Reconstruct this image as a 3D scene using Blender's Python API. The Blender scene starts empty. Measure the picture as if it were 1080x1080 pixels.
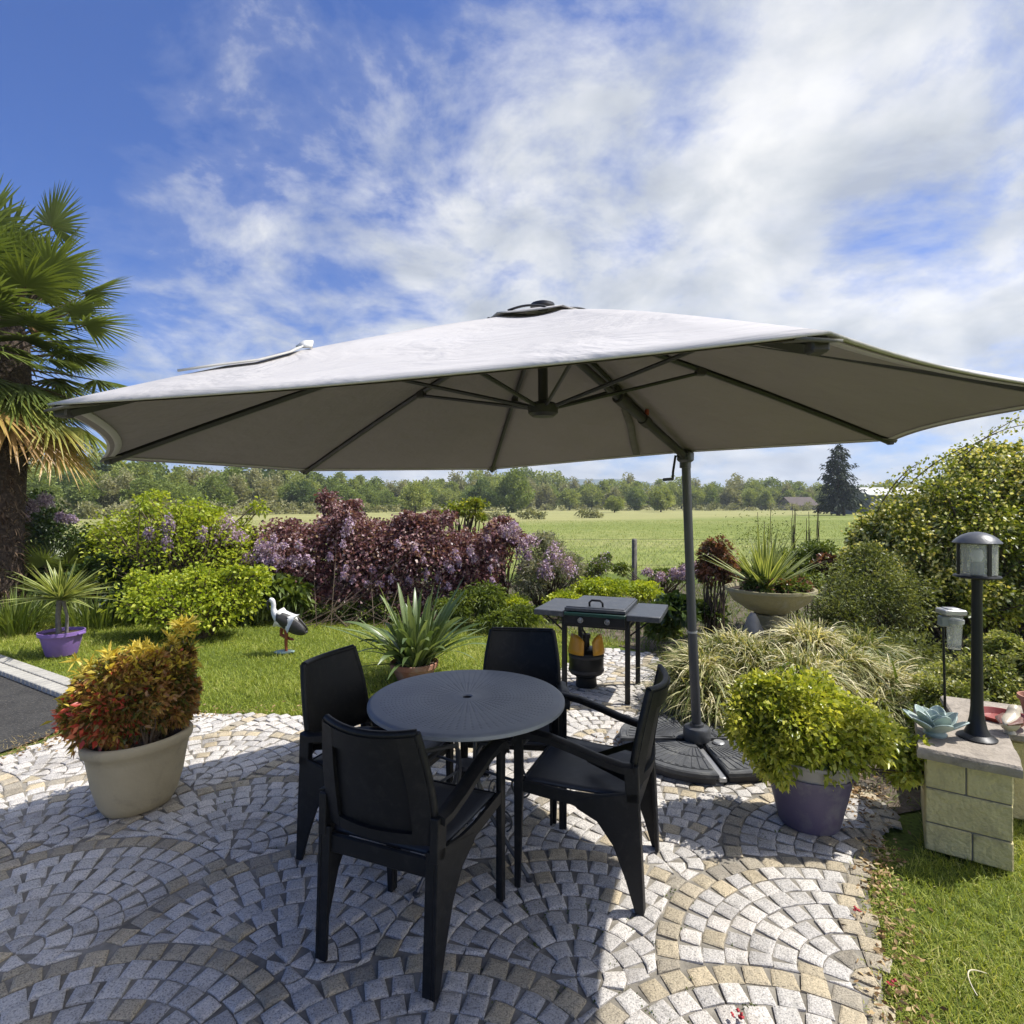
import bpy, math, random
import numpy as np
from mathutils import Vector, Matrix
random.seed(7); rng = np.random.default_rng(7)
PI = math.pi
scene = bpy.context.scene
COL = scene.collection
# ------------------------------------------------------------------ camera mapping (1080 px photo)
F, YH, CH = 605.0, 532.0, 1.6
def at(x, y, d): return Vector(((x-540)/F*d, d, CH-(y-YH)/F*d))
def gd(x, y, z=0.0):
    d = (CH-z)*F/(y-YH); return Vector(((x-540)/F*d, d, z))
# ------------------------------------------------------------------ materials
def ramp(nt, fac, cols, interp='LINEAR'):
    r = nt.nodes.new('ShaderNodeValToRGB'); r.color_ramp.interpolation = interp
    el = r.color_ramp.elements
    while len(el) < len(cols): el.new(0.5)
    for e, (p, c) in zip(el, cols): e.position = p; e.color = (*c, 1) if len(c) == 3 else c
    nt.links.new(fac, r.inputs[0]); return r
def noise(nt, scale, detail=4, rough=.55, coord=None, dist=0):
    n = nt.nodes.new('ShaderNodeTexNoise'); n.inputs['Scale'].default_value = scale
    n.inputs['Detail'].default_value = detail; n.inputs['Roughness'].default_value = rough
    n.inputs['Distortion'].default_value = dist
    if coord is not None: nt.links.new(coord, n.inputs['Vector'])
    return n
def mathn(nt, op, a, b=None, clamp=False):
    m = nt.nodes.new('ShaderNodeMath'); m.operation = op; m.use_clamp = clamp
    for i, v in enumerate((a, b)):
        if v is None: continue
        if isinstance(v, (int, float)): m.inputs[i].default_value = v
        else: nt.links.new(v, m.inputs[i])
    return m.outputs[0]
def mixc(nt, fac, a, b, mode='MIX'):
    m = nt.nodes.new('ShaderNodeMix'); m.data_type = 'RGBA'; m.blend_type = mode
    for sock, v in ((m.inputs[0], fac), (m.inputs[6], a), (m.inputs[7], b)):
        if isinstance(v, (int, float)): sock.default_value = v
        elif isinstance(v, tuple): sock.default_value = (*v, 1)
        else: nt.links.new(v, sock)
    return m.outputs[2]
def newmat(name):
    m = bpy.data.materials.new(name); m.use_nodes = True
    nt = m.node_tree; b = nt.nodes['Principled BSDF']
    tc = nt.nodes.new('ShaderNodeTexCoord')
    return m, nt, b, tc.outputs['Object']
def bump(nt, b, h, dist=.002, strength=1):
    n = nt.nodes.new('ShaderNodeBump'); n.inputs['Distance'].default_value = dist; n.inputs['Strength'].default_value = strength
    nt.links.new(h, n.inputs['Height']); nt.links.new(n.outputs[0], b.inputs['Normal'])
def surf(name, c1, c2=None, scale=8, rough=.6, metal=0, bscale=60, bdist=.001, spec=.5, dirt=None):
    m, nt, b, co = newmat(name)
    c2 = c2 or tuple(v*.8 for v in c1)
    n = noise(nt, scale, 5, coord=co)
    col = ramp(nt, n.outputs[0], [(.3, c1), (.7, c2)]).outputs[0]
    if dirt:
        n3 = noise(nt, dirt[1], 6, .7, coord=co, dist=.4)
        col = mixc(nt, ramp(nt, n3.outputs[0], [(.50, (0,0,0)), (.72, (.85,.85,.85))]).outputs[0], col, dirt[0])
    nt.links.new(col, b.inputs['Base Color'])
    b.inputs['Metallic'].default_value = metal; b.inputs['Specular IOR Level'].default_value = spec
    n2 = noise(nt, bscale, 4, coord=co)
    rr = mathn(nt, 'MULTIPLY_ADD', n.outputs[0], .25); nt.nodes[-1].inputs[2].default_value = rough-.12
    nt.links.new(rr, b.inputs['Roughness'])
    bump(nt, b, n2.outputs[0], bdist)
    return m
def leafmat(name, cols, trans=.35, rough=.45, spec=.35, along=None):
    """colour from the per-leaf 'tint' attribute; cols = [(pos, rgb)...]"""
    m, nt, b, co = newmat(name)
    a = nt.nodes.new('ShaderNodeAttribute'); a.attribute_name = 'tint'
    cols = [(p_, (min(.8, c_[0]*1.22), min(.8, c_[1]*1.15), c_[2]*1.05)) for p_, c_ in cols]
    r = ramp(nt, a.outputs['Fac'], cols)
    col = r.outputs[0]
    if along:
        a2 = nt.nodes.new('ShaderNodeAttribute'); a2.attribute_name = 'edge'
        col = mixc(nt, ramp(nt, a2.outputs['Fac'], [(.45, (0,0,0)), (.65, (1,1,1))]).outputs[0], col, along)
    nt.links.new(col, b.inputs['Base Color'])
    b.inputs['Roughness'].default_value = rough; b.inputs['Specular IOR Level'].default_value = spec
    t = nt.nodes.new('ShaderNodeBsdfTranslucent')
    tcol = mixc(nt, 1.0, col, (1.25, 1.2, .55), 'MULTIPLY'); nt.links.new(tcol, t.inputs['Color'])
    mx = nt.nodes.new('ShaderNodeMixShader'); mx.inputs[0].default_value = trans
    nt.links.new(b.outputs[0], mx.inputs[1]); nt.links.new(t.outputs[0], mx.inputs[2])
    nt.links.new(mx.outputs[0], nt.nodes['Material Output'].inputs[0])
    return m
# ------------------------------------------------------------------ tagging and mesh helpers
def tag(o, label=None, cat=None, group=None, kind=None):
    if label: o['label'] = label
    if cat: o['category'] = cat
    if group: o['group'] = group
    if kind: o['kind'] = kind
    return o
def empty(name, loc=(0,0,0), rz=0, label=None, cat=None, group=None):
    o = bpy.data.objects.new(name, None); COL.objects.link(o)
    o.location = loc; o.rotation_euler = (0, 0, rz); o.empty_display_size = .1
    return tag(o, label, cat, group)
def link_mesh(name, me, mat, parent=None):
    o = bpy.data.objects.new(name, me); COL.objects.link(o)
    if mat: me.materials.append(mat)
    if parent: o.parent = parent
    return o
class MB:
    def __init__(s): s.v = []; s.f = []
    def add(s, v, f):
        k = len(s.v); s.v += [tuple(p) for p in v]; s.f += [tuple(i+k for i in q) for q in f]; return s
    def box(s, c, h, rz=0, taper=1.0, rot=None):
        m = rot or Matrix.Rotation(rz, 3, 'Z'); c = Vector(c); v = []
        for z in (-1, 1):
            for x, y in ((-1,-1), (1,-1), (1,1), (-1,1)):
                t = taper if z > 0 else 1
                v.append(c + m @ Vector((x*h[0]*t, y*h[1]*t, z*h[2])))
        return s.add(v, [(3,2,1,0), (4,5,6,7), (0,1,5,4), (1,2,6,5), (2,3,7,6), (3,0,4,7)])
    def bbox(s, c, h, bev=.005, rz=0, rot=None):
        """box with chamfered edges all round"""
        m = rot or Matrix.Rotation(rz, 3, 'Z'); c = Vector(c)
        b = min(bev, *[q*.9 for q in h]); rings = []
        def ring(z, ix):
            x, y = h[0]-ix, h[1]-ix; q = b*.9 if ix == 0 else b*.5
            return [c+m@Vector(p+(z,)) for p in ((-x+q,-y),(x-q,-y),(x,-y+q),(x,y-q),(x-q,y),(-x+q,y),(-x,y-q),(-x,-y+q))]
        R = [ring(-h[2], b), ring(-h[2]+b, 0), ring(h[2]-b, 0), ring(h[2], b)]
        v = sum(R, []); f = [tuple(range(7,-1,-1)), tuple(24+i for i in range(8))]
        for k in range(3):
            for i in range(8):
                j = (i+1) % 8; f.append((k*8+i, k*8+j, k*8+8+j, k*8+8+i))
        return s.add(v, f)
    def tube(s, pts, r, n=8, cap=True, flat=1.0, up=None):
        pts = [Vector(p) for p in pts]; m = len(pts)
        if not isinstance(r, (list, tuple)): r = [r]*m
        v = []; f = []; prev = None
        for i, p in enumerate(pts):
            d = (pts[min(i+1, m-1)]-pts[max(i-1, 0)]).normalized()
            if prev is None:
                a = Vector(up) if up else (Vector((0,0,1)) if abs(d.z) < .9 else Vector((1,0,0)))
                u = (a - d*a.dot(d)).normalized()
            else: u = (prev - d*prev.dot(d)).normalized()
            prev = u; w = d.cross(u)
            for k in range(n):
                t = 2*PI*(k+.5)/n; v.append(p + u*math.cos(t)*r[i]*flat + w*math.sin(t)*r[i])
        for i in range(m-1):
            for k in range(n):
                j = (k+1) % n; f.append((i*n+k, i*n+j, i*n+n+j, i*n+n+k))
        if cap: f += [tuple(range(n-1,-1,-1)), tuple((m-1)*n+k for k in range(n))]
        return s.add(v, f)
    def lathe(s, prof, n=32, c=(0,0,0), sx=1, sy=1, rz=0, jit=0, capb=True, capt=True):
        v = []; f = []; m = len(prof); cr, sr = math.cos(rz), math.sin(rz)
        for r, z in prof:
            for k in range(n):
                t = 2*PI*k/n; q = r*(1+random.uniform(-jit, jit)); x, y = q*math.cos(t)*sx, q*math.sin(t)*sy
                v.append((c[0]+x*cr-y*sr, c[1]+x*sr+y*cr, c[2]+z))
        for i in range(m-1):
            for k in range(n):
                j = (k+1) % n; f.append((i*n+k, i*n+j, i*n+n+j, i*n+n+k))
        if capb: f.append(tuple(range(n-1,-1,-1)))
        if capt: f.append(tuple((m-1)*n+k for k in range(n)))
        return s.add(v, f)
    def prism(s, poly, fn, t0, t1):
        """poly 2D points; fn(a, b, t) -> 3D"""
        n = len(poly); v = [fn(a, b, t0) for a, b in poly]+[fn(a, b, t1) for a, b in poly]
        f = [tuple(range(n-1,-1,-1)), tuple(range(n, 2*n))]+[(i, (i+1)%n, (i+1)%n+n, i+n) for i in range(n)]
        return s.add(v, f)
    def grid(s, P):
        """P[i][j] grid of points"""
        a, b = len(P), len(P[0]); v = [p for r in P for p in r]
        f = [(i*b+j, i*b+j+1, i*b+b+j+1, i*b+b+j) for i in range(a-1) for j in range(b-1)]
        return s.add(v, f)
    def build(s, name, mat, parent=None, smooth=True, ang=35, bev=0, solid=0, sub=0, label=None):
        me = bpy.data.meshes.new(name); me.from_pydata(s.v, [], s.f)
        me.validate()
        import bmesh
        bm = bmesh.new(); bm.from_mesh(me); bmesh.ops.recalc_face_normals(bm, faces=bm.faces)
        for e in bm.edges:
            e.smooth = not (len(e.link_faces) == 2 and e.calc_face_angle(0) > math.radians(ang))
        for q in bm.faces: q.smooth = smooth
        bm.to_mesh(me); bm.free()
        o = link_mesh(name, me, mat, parent)
        if sub:
            md = o.modifiers.new('sub', 'SUBSURF'); md.levels = md.render_levels = sub
        if solid:
            md = o.modifiers.new('sol', 'SOLIDIFY'); md.thickness = solid; md.offset = 0
        if bev:
            md = o.modifiers.new('bev', 'BEVEL'); md.width = bev; md.segments = 2; md.limit_method = 'ANGLE'; md.angle_limit = math.radians(40)
        if label: o['label'] = label
        return o
def np_mesh(name, verts, faces_flat, nper, mat, parent=None, attrs=None, smooth=False):
    me = bpy.data.meshes.new(name); nv = len(verts); nf = len(faces_flat)//nper
    me.vertices.add(nv); me.vertices.foreach_set('co', verts.astype(np.float32).ravel())
    me.loops.add(nf*nper); me.loops.foreach_set('vertex_index', faces_flat.astype(np.int32).ravel())
    me.polygons.add(nf); me.polygons.foreach_set('loop_start', np.arange(0, nf*nper, nper, dtype=np.int32))
    me.polygons.foreach_set('loop_total', np.full(nf, nper, dtype=np.int32))
    if smooth: me.polygons.foreach_set('use_smooth', np.ones(nf, dtype=bool))
    me.update(calc_edges=True)
    for k, a in (attrs or {}).items():
        at_ = me.attributes.new(k, 'FLOAT', 'POINT'); at_.data.foreach_set('value', a.astype(np.float32))
    return link_mesh(name, me, mat, parent)
def unit(a): return a/(np.linalg.norm(a, axis=1, keepdims=True)+1e-9)
def rdir(n, up=0.0):
    d = rng.normal(size=(n, 3)); d[:, 2] += up; return unit(d)
def leaves(name, P, N, L, W, mat, parent, tint, droop=.25):
    """one folded diamond leaf per point; N = leaf axis direction"""
    n = len(P); L = np.broadcast_to(L, n)*rng.uniform(.7, 1.25, n); W = np.broadcast_to(W, n)*rng.uniform(.75, 1.2, n)
    a = unit(N); s = unit(np.cross(a, rdir(n))); up = np.cross(s, a)
    p0 = P; mid = P+a*(L*.45)[:, None]
    l = mid+s*(W*.5)[:, None]+up*(W*.18)[:, None]; r = mid-s*(W*.5)[:, None]+up*(W*.18)[:, None]
    tip = P+a*L[:, None]; tip[:, 2] -= L*droop
    V = np.stack([p0, r, tip, l], 1).reshape(-1, 3)
    b = np.arange(n)[:, None]*4
    Fc = np.concatenate([b+0, b+1, b+2, b+0, b+2, b+3], 1).ravel()
    return np_mesh(name, V, Fc, 3, mat, parent, {'tint': np.repeat(tint, 4)})
def blades(name, P, D, L, W, droop, mat, parent, tint, seg=4, side=None, prof='tip', fold=0.0):
    """strap leaves: P roots, D start directions, droop = sag as a share of length"""
    n = len(P); L = np.broadcast_to(L, n); W = np.broadcast_to(W, n); droop = np.broadcast_to(droop, n)
    D = unit(D)
    if side is None:
        side = np.cross(D, np.array([0, 0, 1.0])); side[:, 2] += rng.normal(0, .25, n); side += rng.normal(0, .05, (n, 3))
    side = unit(side); V = []; ed = []
    for k in range(seg+1):
        t = k/seg
        c = P+D*(L*t)[:, None]; c = c.copy(); c[:, 2] -= L*droop*t*t
        if prof == 'tip': w = W*.5*(1-t**1.6)*(.6+.8*min(1, t*3))+W*.02
        elif prof == 'lance': w = W*.5*math.sin(PI*min(1, .12+.88*t))**.7 + W*.02
        else: w = W*.5*(1-t)+W*.02
        nrm = np.cross(side, D)
        if fold:
            V += [c-side*w[:, None]+nrm*(w*fold)[:, None], c, c+side*w[:, None]+nrm*(w*fold)[:, None]]; ed += [1, 0, 1]
        else:
            V += [c-side*w[:, None], c+side*w[:, None]]; ed += [0, 0]
    m = 3 if fold else 2
    V = np.stack(V, 1); b = np.arange(n)[:, None]*(seg+1)*m; fl = []
    for k in range(seg):
        for q in range(m-1):
            i = k*m+q; fl += [b+i, b+i+1, b+i+1+m, b+i+m]
    Fc = np.concatenate(fl, 1).ravel()
    return np_mesh(name, V.reshape(-1, 3), Fc, 4, mat, parent, {'tint': np.repeat(tint, (seg+1)*m), 'edge': np.tile(np.array(ed, float), n)}, smooth=True)
def clumpy(n, ell, k=14, cr=.35, shell=.8, seed=None):
    """points gathered into sub-clumps spread over ellipsoids: ell = [(cx,cy,cz,rx,ry,rz)]; returns points, outward, tints, clump centres"""
    ell = np.array(ell, float); vol = (ell[:, 3]*ell[:, 4]*ell[:, 5])**(2/3); pr = vol/vol.sum()
    C = []; R = []; O = []
    for e, p in zip(ell, pr):
        kk = max(3, int(round(k*len(ell)*p)))
        d = rdir(kk, .25); rr = shell*rng.uniform(.55, 1.0, kk)
        C.append(e[:3]+d*e[3:]*rr[:, None]); R.append(np.tile(e[3:], (kk, 1))*cr*rng.uniform(.6, 1.3, (kk, 1))); O.append(d)
    C = np.vstack(C); R = np.vstack(R); O = np.vstack(O); Tn = rng.uniform(-.25, .25, len(C))
    i = rng.integers(0, len(C), n)
    d = rdir(n); rad = rng.uniform(0, 1, n)**.45
    P = C[i]+d*R[i]*rad[:, None]
    out = unit(d*.9+O[i]*.6+np.array([0, 0, .25]))
    tint = np.clip(.5+Tn[i]+rng.normal(0, .17, n), 0, 1)
    return P, out, tint, C
def stems(name, C, base, mat, parent, r=.02, frac=1.0, spread=.15, lift=.3):
    mb = MB(); base = Vector(base)
    for c in C:
        if random.random() > frac: continue
        c = Vector(c); b = base+Vector((random.uniform(-1, 1)*spread, random.uniform(-1, 1)*spread, 0))
        m = b.lerp(c, .5)+Vector((0, 0, (c.z-b.z)*lift*.3)); m += Vector((random.uniform(-1, 1), random.uniform(-1, 1), 0))*(c-b).length*.06
        mb.tube([b, m, c], [r, r*.7, r*.25], 5)
    return mb.build(name, mat, parent)
def copy_tree(o, parent=None):
    c = o.copy(); COL.objects.link(c)
    if parent: c.parent = parent
    for ch in [q for q in bpy.data.objects if q.parent == o]: copy_tree(ch, c)
    return c
# ------------------------------------------------------------------ palette
M = {}
M['plastic'] = surf('chair_plastic', (.0065,.007,.008), (.009,.0095,.011), 14, .46, bscale=500, bdist=.0004, spec=.26, dirt=((.022,.022,.021), 26))
M['seat'] = surf('seat_plastic', (.036,.039,.045), (.045,.048,.054), 30, .5, bscale=700, bdist=.0006, spec=.5)
M['alu'] = surf('grey_tube', (.075,.078,.085), (.06,.063,.07), 10, .42, metal=.3, bscale=200, bdist=.0002)
M['darkalu'] = surf('dark_rib', (.03,.03,.032), (.022,.022,.024), 10, .4, metal=.2, bscale=200, bdist=.0002)
M['blackmetal'] = surf('black_metal', (.008,.009,.010), (.012,.0125,.013), 12, .4, bscale=300, bdist=.0002, spec=.3)
M['blackplate'] = surf('black_plate', (.03,.035,.042), (.045,.05,.058), 7, .42, bscale=300, bdist=.0003, dirt=((.09,.09,.085), 18))
M['greenmetal'] = surf('green_enamel', (.012,.05,.035), (.01,.04,.03), 12, .3)
M['yellow'] = surf('yellow_metal', (.62,.30,.02), (.5,.24,.02), 12, .4)
M['chrome'] = surf('dull_chrome', (.45,.45,.45), (.35,.35,.35), 12, .25, metal=.9)
M['concrete'] = surf('dark_concrete', (.045,.047,.05), (.075,.077,.08), 25, .8, bscale=150, bdist=.002, dirt=((.15,.15,.14), 9))
M['zinc'] = surf('zinc_bar', (.42,.42,.42), (.33,.33,.33), 12, .4, metal=.6)
M['terracotta'] = surf('terracotta', (.30,.12,.075), (.36,.17,.11), 9, .8, bscale=80, bdist=.001, dirt=((.38,.3,.24), 6))
M['purple'] = surf('lilac_plastic', (.22,.13,.36), (.19,.11,.31), 6, .45)
M['plum'] = surf('plum_plastic', (.105,.085,.135), (.09,.072,.115), 6, .55, bscale=120, bdist=.0008, dirt=((.19,.175,.18), 7))
M['bark'] = surf('bark', (.10,.075,.05), (.05,.038,.028), 20, .9, bscale=60, bdist=.01)
M['twig'] = surf('twig', (.12,.085,.05), (.07,.05,.032), 20, .85, bscale=60, bdist=.003)
M['wood'] = surf('weathered_wood', (.20,.18,.15), (.10,.09,.075), 18, .9, bscale=70, bdist=.004)
M['rock'] = surf('rock', (.28,.27,.25), (.17,.165,.155), 5, .9, bscale=20, bdist=.01)
M['white'] = surf('white_paint', (.72,.71,.68), (.6,.59,.56), 9, .6)
M['black'] = surf('black_paint', (.02,.02,.02), (.04,.035,.033), 30, .55)
M['orange'] = surf('orange_paint', (.30,.07,.02), (.22,.05,.02), 9, .5)
M['cer_blue'] = surf('pale_aqua_glaze', (.36,.44,.39), (.29,.37,.33), 7, .35, dirt=((.5,.55,.52), 10))
M['red'] = surf('red_glaze', (.28,.05,.035), (.22,.04,.03), 7, .4)
M['soilpot'] = surf('potting_soil', (.05,.035,.022), (.09,.06,.04), 40, .95, bscale=90, bdist=.01)
# ------------------------------------------------------------------ world: clear sky with drifting cloud
el_sun, vs = math.atan2(1, .684), Vector((.68, .07, 1.0)).normalized()
az = math.atan2(vs.x, vs.y)
w = bpy.data.worlds.new('World'); scene.world = w; w.use_nodes = True
nt = w.node_tree; bg = nt.nodes['Background']; bg.inputs[1].default_value = .15
sky = nt.nodes.new('ShaderNodeTexSky'); sky.sky_type = 'NISHITA'; sky.sun_disc = False
sky.sun_elevation = el_sun; sky.sun_rotation = az; sky.air_density = 1.0; sky.dust_density = .6; sky.ozone_density = 2.5
tc = nt.nodes.new('ShaderNodeTexCoord'); sp = nt.nodes.new('ShaderNodeSeparateXYZ'); nt.links.new(tc.outputs['Generated'], sp.inputs[0])
X, Y, Z = sp.outputs
den = mathn(nt, 'ADD', mathn(nt, 'MAXIMUM', Z, 0.0), .30)
u = mathn(nt, 'DIVIDE', X, den); v = mathn(nt, 'DIVIDE', Y, den)
cb = nt.nodes.new('ShaderNodeCombineXYZ'); nt.links.new(u, cb.inputs[0]); nt.links.new(v, cb.inputs[1])
n1 = noise(nt, 3.0, 11, .62, cb.outputs[0], .2); n2 = noise(nt, .75, 3, .5, cb.outputs[0], .2)
n2.inputs['Vector'].default_value = (0,0,0)
# coverage: heavy towards +x and low down, broken towards the upper left
sline = mathn(nt, 'ADD', mathn(nt, 'ADD', mathn(nt, 'MULTIPLY', X, .55), mathn(nt, 'MULTIPLY', Y, .58)), mathn(nt, 'MULTIPLY', Z, -.60))
cov = mathn(nt, 'ADD', mathn(nt, 'ADD', mathn(nt, 'MINIMUM', mathn(nt, 'MULTIPLY', sline, 1.25), .42), mathn(nt, 'SUBTRACT', mathn(nt, 'MULTIPLY', mathn(nt, 'MAXIMUM', mathn(nt, 'SUBTRACT', Z, .70), 0), 3.2), .12)), mathn(nt, 'MULTIPLY', mathn(nt, 'MAXIMUM', mathn(nt, 'MULTIPLY', Y, -1), 0), .7))  # extra cloud added overhead and behind the camera for neutral fill
dens = mathn(nt, 'ADD', mathn(nt, 'ADD', mathn(nt, 'MULTIPLY', mathn(nt, 'SUBTRACT', n1.outputs[0], .5), 2.0), mathn(nt, 'MULTIPLY', mathn(nt, 'SUBTRACT', n2.outputs[0], .5), .8)), cov)
cl = ramp(nt, mathn(nt, 'ADD', dens, .34), [(.02, (0,0,0)), (.20, (.10,.10,.10)), (.40, (.50,.50,.50)), (.60, (.88,.88,.88)), (.8, (.97,.97,.97))])
n3 = noise(nt, 3.4, 8, .55, cb.outputs[0], .3)
ccol = ramp(nt, n3.outputs[0], [(.30, (1.75,1.90,2.12)), (.47, (2.55,2.66,2.78)), (.66, (3.7,3.68,3.6))])
blue = mixc(nt, 1.0, sky.outputs[0], (.17, .29, .54), 'MULTIPLY')
bk_ = mathn(nt, 'ADD', mathn(nt, 'ADD', mathn(nt, 'MULTIPLY', mathn(nt, 'MAXIMUM', mathn(nt, 'MULTIPLY', Y, -1), 0), 3.6), mathn(nt, 'MULTIPLY', mathn(nt, 'MAXIMUM', mathn(nt, 'SUBTRACT', Z, .72), 0), 5.0)), 1.0)  # unseen cloud behind and overhead brightened to lift the ambient fill
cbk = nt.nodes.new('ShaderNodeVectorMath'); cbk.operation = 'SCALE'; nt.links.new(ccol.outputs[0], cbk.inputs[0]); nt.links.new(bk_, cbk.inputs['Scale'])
warm = mixc(nt, mathn(nt, 'MAXIMUM', mathn(nt, 'MULTIPLY', Y, -1), 0), cbk.outputs[0], mixc(nt, 1.0, cbk.outputs[0], (1.12, 1.0, .84), 'MULTIPLY'))  # cloud behind the camera also warmed to offset blue fill
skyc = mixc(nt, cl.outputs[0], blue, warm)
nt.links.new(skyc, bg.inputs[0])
sl = bpy.data.lights.new('sun', 'SUN'); sl.energy = 3.6; sl.angle = math.radians(.55); sl.color = (1, .965, .91)
so = bpy.data.objects.new('sun', sl); COL.objects.link(so); so.rotation_euler = vs.to_track_quat('Z', 'Y').to_euler()
cam = bpy.data.cameras.new('camera'); co_ = bpy.data.objects.new('camera', cam); COL.objects.link(co_)
cam.sensor_width = 36; cam.lens = 36*F/1080; cam.shift_y = -(540-YH)/1080; cam.clip_end = 9000; cam.clip_start = .05
co_.location = (0, 0, CH); co_.rotation_euler = (PI/2, 0, 0); scene.camera = co_
scene.view_settings.view_transform = 'Standard'; scene.view_settings.look = 'None'
scene.view_settings.exposure = 0.90; scene.view_settings.gamma = 1
# ------------------------------------------------------------------ ground sheets
def sheet(name, poly, z, mat, kind='structure'):
    mb = MB(); mb.add([(x, y, z) for x, y in poly], [tuple(range(len(poly)))])
    o = mb.build(name, mat); o['kind'] = kind; return o
def inpoly(P, poly):
    x, y = P[:, 0], P[:, 1]; r = np.zeros(len(P), bool); n = len(poly)
    for i in range(n):
        x1, y1 = poly[i]; x2, y2 = poly[(i+1) % n]
        c = ((y1 > y) != (y2 > y)) & (x < (x2-x1)*(y-y1)/(y2-y1+1e-12)+x1); r ^= c
    return r
m, nt, b, co = newmat('meadow')
mp = nt.nodes.new('ShaderNodeMapping'); mp.inputs['Scale'].default_value = (.5, 1, 1); nt.links.new(co, mp.inputs[0])
a = noise(nt, .05, 6, .6, mp.outputs[0], .3); a2 = noise(nt, .9, 6, .7, co)
c1 = ramp(nt, a.outputs[0], [(.35, (.165,.20,.045)), (.5, (.225,.25,.07)), (.66, (.32,.31,.12))]).outputs[0]
c2 = mixc(nt, ramp(nt, a2.outputs[0], [(.4, (0,0,0)), (.7, (1,1,1))]).outputs[0], c1, (.125,.16,.04))
spz = nt.nodes.new('ShaderNodeSeparateXYZ'); nt.links.new(co, spz.inputs[0])
# a mown straw-coloured strip across the far left of the meadow
far = mathn(nt, 'SUBTRACT', mathn(nt, 'ADD', spz.outputs[1], mathn(nt, 'MULTIPLY', spz.outputs[0], -.9)), mathn(nt, 'MULTIPLY', a.outputs[0], 30))
fm = ramp(nt, mathn(nt, 'DIVIDE', far, 100), [(.30, (0,0,0)), (.42, (1,1,1))]).outputs[0]
lf = ramp(nt, mathn(nt, 'MULTIPLY_ADD', spz.outputs[0], -.03), [(.0, (0,0,0)), (.5, (1,1,1))]).outputs[0]
c3 = mixc(nt, mathn(nt, 'MULTIPLY', fm, .5), c2, (.37,.33,.16))
nt.links.new(c3, b.inputs['Base Color']); b.inputs['Roughness'].default_value = .9; b.inputs['Specular IOR Level'].default_value = .1
bump(nt, b, a2.outputs[0], .15)
M['meadow'] = m
sheet('ground', [(-3000,-60), (3000,-60), (3000,5000), (-3000,5000)], -.10, M['meadow'])
m, nt, b, co = newmat('turf')
a = noise(nt, 1.6, 6, .65, co); a2 = noise(nt, 45, 5, .7, co)
c1 = ramp(nt, a.outputs[0], [(.35, (.10,.14,.025)), (.65, (.15,.20,.04))]).outputs[0]
c2 = mixc(nt, ramp(nt, a2.outputs[0], [(.45, (0,0,0)), (.75, (1,1,1))]).outputs[0], c1, (.05,.05,.02))
nt.links.new(c2, b.inputs['Base Color']); b.inputs['Roughness'].default_value = .95; b.inputs['Specular IOR Level'].default_value = .1
bump(nt, b, a2.outputs[0], .02); M['turf'] = m
lawn_poly = [(-14,-1), (14,-1), (14,13.5), (-14,13.5)]
sheet('lawn_soil', lawn_poly, -.03, M['turf'])
M['soil'] = surf('garden_soil', (.07,.05,.032), (.13,.10,.07), 12, .95, bscale=40, bdist=.02, dirt=((.20,.17,.13), 30))
M['asphalt'] = surf('asphalt', (.035,.034,.033), (.055,.053,.05), 6, .95, bscale=120, bdist=.004, spec=.15, dirt=((.14,.13,.11), 60))
drive = [gd(0,702).xy, gd(30,712).xy, gd(60,722).xy, gd(78,740).xy, gd(78,760).xy, gd(45,776).xy, gd(0,791).xy]
drive = [tuple(p) for p in drive]; drive = [(-9.5, 8.2)]+drive+[(-4.6,3.25), (-9.5,2.2)]
sheet('asphalt_drive', drive, -.016, M['asphalt'])
# patio outline
patio = [(-6,-.6), (.7,-.6), (1.02,.9), (1.15,1.77), (1.33,2.07), (1.50,2.43), (1.72,2.72), (2.0,2.95), (2.02,3.3),
         (1.75,3.55), (1.9,4.3), (1.60,5.0), (1.50,6.2), (1.0,6.45), (.55,5.75), (.28,5.15), (-.3,4.72), (-1.1,4.42), (-1.65,4.36), (-2.4,4.42), (-3.05,4.12), (-3.25,3.62), (-6,2.6)]
m, nt, b, co = newmat('joint_sand')
a = noise(nt, 5, 6, .7, co); a2 = noise(nt, 160, 3, .7, co)
c1 = ramp(nt, a.outputs[0], [(.30, (.09,.08,.065)), (.48, (.20,.18,.145)), (.66, (.34,.31,.255))]).outputs[0]
nt.links.new(c1, b.inputs['Base Color']); b.inputs['Roughness'].default_value = .95; bump(nt, b, a2.outputs[0], .003)
M['joint'] = m
sheet('patio_bed', patio, -.0085, M['joint'])
# soil beds
sheet('border_soil', [(-10,8.6), (-5,7.9), (-3.4,8.1), (-1.5,7.9), (.2,7.6), (1.45,6.35), (1.62,5.0), (1.85,4.2), (1.8,3.5), (2.0,3.0), (2.35,3.1), (3.2,4.0), (8,5), (9,11.5), (-10,12.5)], -.022, M['soil'])
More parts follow.
